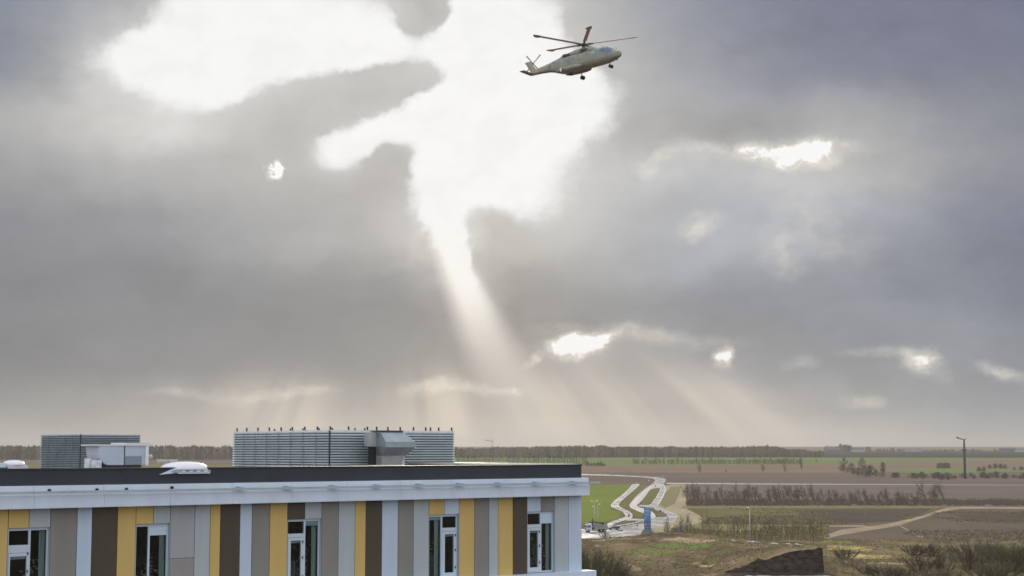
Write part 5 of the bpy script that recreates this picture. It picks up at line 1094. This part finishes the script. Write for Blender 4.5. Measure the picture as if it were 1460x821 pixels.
b = MB(); b.box(-3.0, -2.0, -.5, .3, 2.7, 3.5); b.build('grab', blk, cr_); b = MB(); b.tube([(1.45, 0, 3.8), (1.4, 0, 5.0)], [.18, .1], 6); b.build('crane_tip', blk, cr_)
wheelset(t, (3.2, -1.6, -2.95), 1.05, .52, .32)
# dark blue car
p = ground(875.2, 754.3); t = thing('parked_car', 'dark blue estate car on the wet road behind the truck', 'car', p, R(200)); cb_ = mat('dark_blue_paint', (.03, .035, .10), .3, coat=.6)
pr_ = [(-2.15, .35), (2.15, .35), (2.2, .7), (1.9, .92), (1.0, 1.02), (.35, 1.45), (-1.5, 1.48), (-2.1, 1.0), (-2.2, .7)]
def carring(y_, k): return [Vector((x_ * (1 if z_ < 1.1 else k), y_ * (1 if z_ < 1.1 else .86), z_)) for x_, z_ in pr_]
b = MB(); b.loft([carring(-.86, .98), carring(-.6, 1), carring(.6, 1), carring(.86, .98)], 0, True, False); bd = b.build('body', cb_, t)
pale_g = mat('sky_reflecting_glass', (.25, .30, .38), .05, spec=.9)
for sy in (-1, 1):
    b = MB(); b.add([(.75, sy * .865, 1.06), (.25, sy * .80, 1.40), (-1.4, sy * .80, 1.42), (-1.85, sy * .865, 1.06), (.75, sy * .90, 1.06), (.25, sy * .84, 1.40), (-1.4, sy * .84, 1.42), (-1.85, sy * .90, 1.06)], [(0, 1, 2, 3), (7, 6, 5, 4), (0, 4, 5, 1), (1, 5, 6, 2), (2, 6, 7, 3), (3, 7, 4, 0)]); b.build('side_window', pale_g, bd)
    b = MB(); b.box(2.12, 2.21, sy * .62 - .16, sy * .62 + .16, .66, .8); b.build('headlight', wht, bd)
b = MB(); b.add([(1.02, -.72, 1.04), (1.02, .72, 1.04), (.42, .66, 1.42), (.42, -.66, 1.42), (1.08, -.72, 1.05), (1.08, .72, 1.05), (.48, .66, 1.44), (.48, -.66, 1.44)], [(0, 1, 2, 3), (4, 5, 6, 7), (0, 4, 7, 3), (1, 5, 6, 2), (0, 4, 5, 1), (3, 7, 6, 2)]); b.build('windscreen', pale_g, bd)
wheelset(t, (1.35, -1.35), .80, .33, .2)

# ------------------------------------------------------------------ far buildings
def barn(name, px, pyb, w, d_, hw_, hr, label, mw, mr, ang=0, cat='building', grp=None):
    p = ground(px, pyb); t = thing(name, label, cat, p, R(ang), grp); b = MB(); b.box(-w / 2, w / 2, -d_ / 2, d_ / 2, -1, hw_); b.build('wall', mw, t)
    b = MB(); e = .4; b.add([(-w / 2 - e, -d_ / 2 - e, hw_ + .01), (w / 2 + e, -d_ / 2 - e, hw_ + .01), (w / 2 + e, d_ / 2 + e, hw_ + .01), (-w / 2 - e, d_ / 2 + e, hw_ + .01), (-w / 2 - e, 0, hr), (w / 2 + e, 0, hr)], [(0, 1, 5, 4), (2, 3, 4, 5), (0, 4, 3), (1, 2, 5), (3, 2, 1, 0)]); b.build('roof', mr, t)
    return t
gw = mat('pale_far_wall', (.36, .36, .36), .8); gd = mat('grey_far_wall', (.10, .10, .11), .8); gr_ = mat('dark_far_roof', (.09, .09, .10), .7); br_ = mat('brown_far_roof', (.13, .10, .085), .8)
barn('farmhouse', 1187, 643.8, 42, 18, 6, 13, 'long dark farmhouse at the left of the far horizon farm', gd, gr_); barn('farm_barn', 1223, 643.8, 34, 18, 6, 13, 'long farm barn with a pale wall on the far horizon', gw, gr_, 4)
barn('farm_silo_house', 1238, 643.8, 13, 13, 13, 15, 'square dark building right of the pale far barn', gd, gr_, 2); barn('barn', 1458, 643.6, 40, 16, 6, 10, 'pale low barn on the horizon at the right edge', gw, gr_); barn('barn', 1300, 643.4, 60, 18, 6, 9, 'long pale greenhouse like barn on the right horizon', gw, gr_)
barn('barn', 1435, 643.5, 40, 18, 9, 12, 'grey barn on the horizon right of the mast', gd, gr_)
def hiproof(px, pyb, w, h, label):
    p = ground(px, pyb); t = thing('barn', label, 'barn', p); b = MB(); b.box(-w * .42, w * .42, -w * .42, w * .42, -1, h * .3); b.build('wall', gd, t)
    b = MB(); b.add([(-w / 2, -w / 2, h * .3 + .01), (w / 2, -w / 2, h * .3 + .01), (w / 2, w / 2, h * .3 + .01), (-w / 2, w / 2, h * .3 + .01), (-w * .12, 0, h), (-w * .05, 0, h)], [(0, 1, 5, 4), (1, 2, 5), (2, 3, 4, 5), (3, 0, 4), (3, 2, 1, 0)]); b.build('roof', br_, t)
hiproof(728, 668, 24, 11.5, 'brown hipped barn roof peeping over the black roof edge'); hiproof(814, 667, 10, 6.5, 'small brown hipped roof near the black roof corner')
for px, w, lab in ((236, 9, 'pale small house left of the domed rooflight'), (247, 12, 'pale long house left of the domed rooflight'), (228, 7, 'grey small house nearest the white unit')): barn('house', px, 660, w, 9, 3, 6, lab, gw, mat('pale_grey_roof', (.3, .3, .3), .8) if 'pale_grey_roof' not in bpy.data.materials else bpy.data.materials['pale_grey_roof'])

# ------------------------------------------------------------------ the hazy air over the plain
hz = MB(); hz.box(-14500, 14500, -2500, 15500, -3, 125)
hm = bpy.data.materials.new('haze'); hm.use_nodes = True; ht = hm.node_tree; ht.nodes.remove(ht.nodes['Principled BSDF'])
pv = ht.nodes.new('ShaderNodeVolumePrincipled'); pv.inputs['Color'].default_value = (.62, .60, .57, 1); pv.inputs['Density'].default_value = 7.0e-5; pv.inputs['Anisotropy'].default_value = .35
ht.links.new(pv.outputs[0], [n for n in ht.nodes if n.type == 'OUTPUT_MATERIAL'][0].inputs['Volume'])
tag(hz.build('haze', hm), 'thin pale haze over the whole plain', 'haze', kind='stuff')
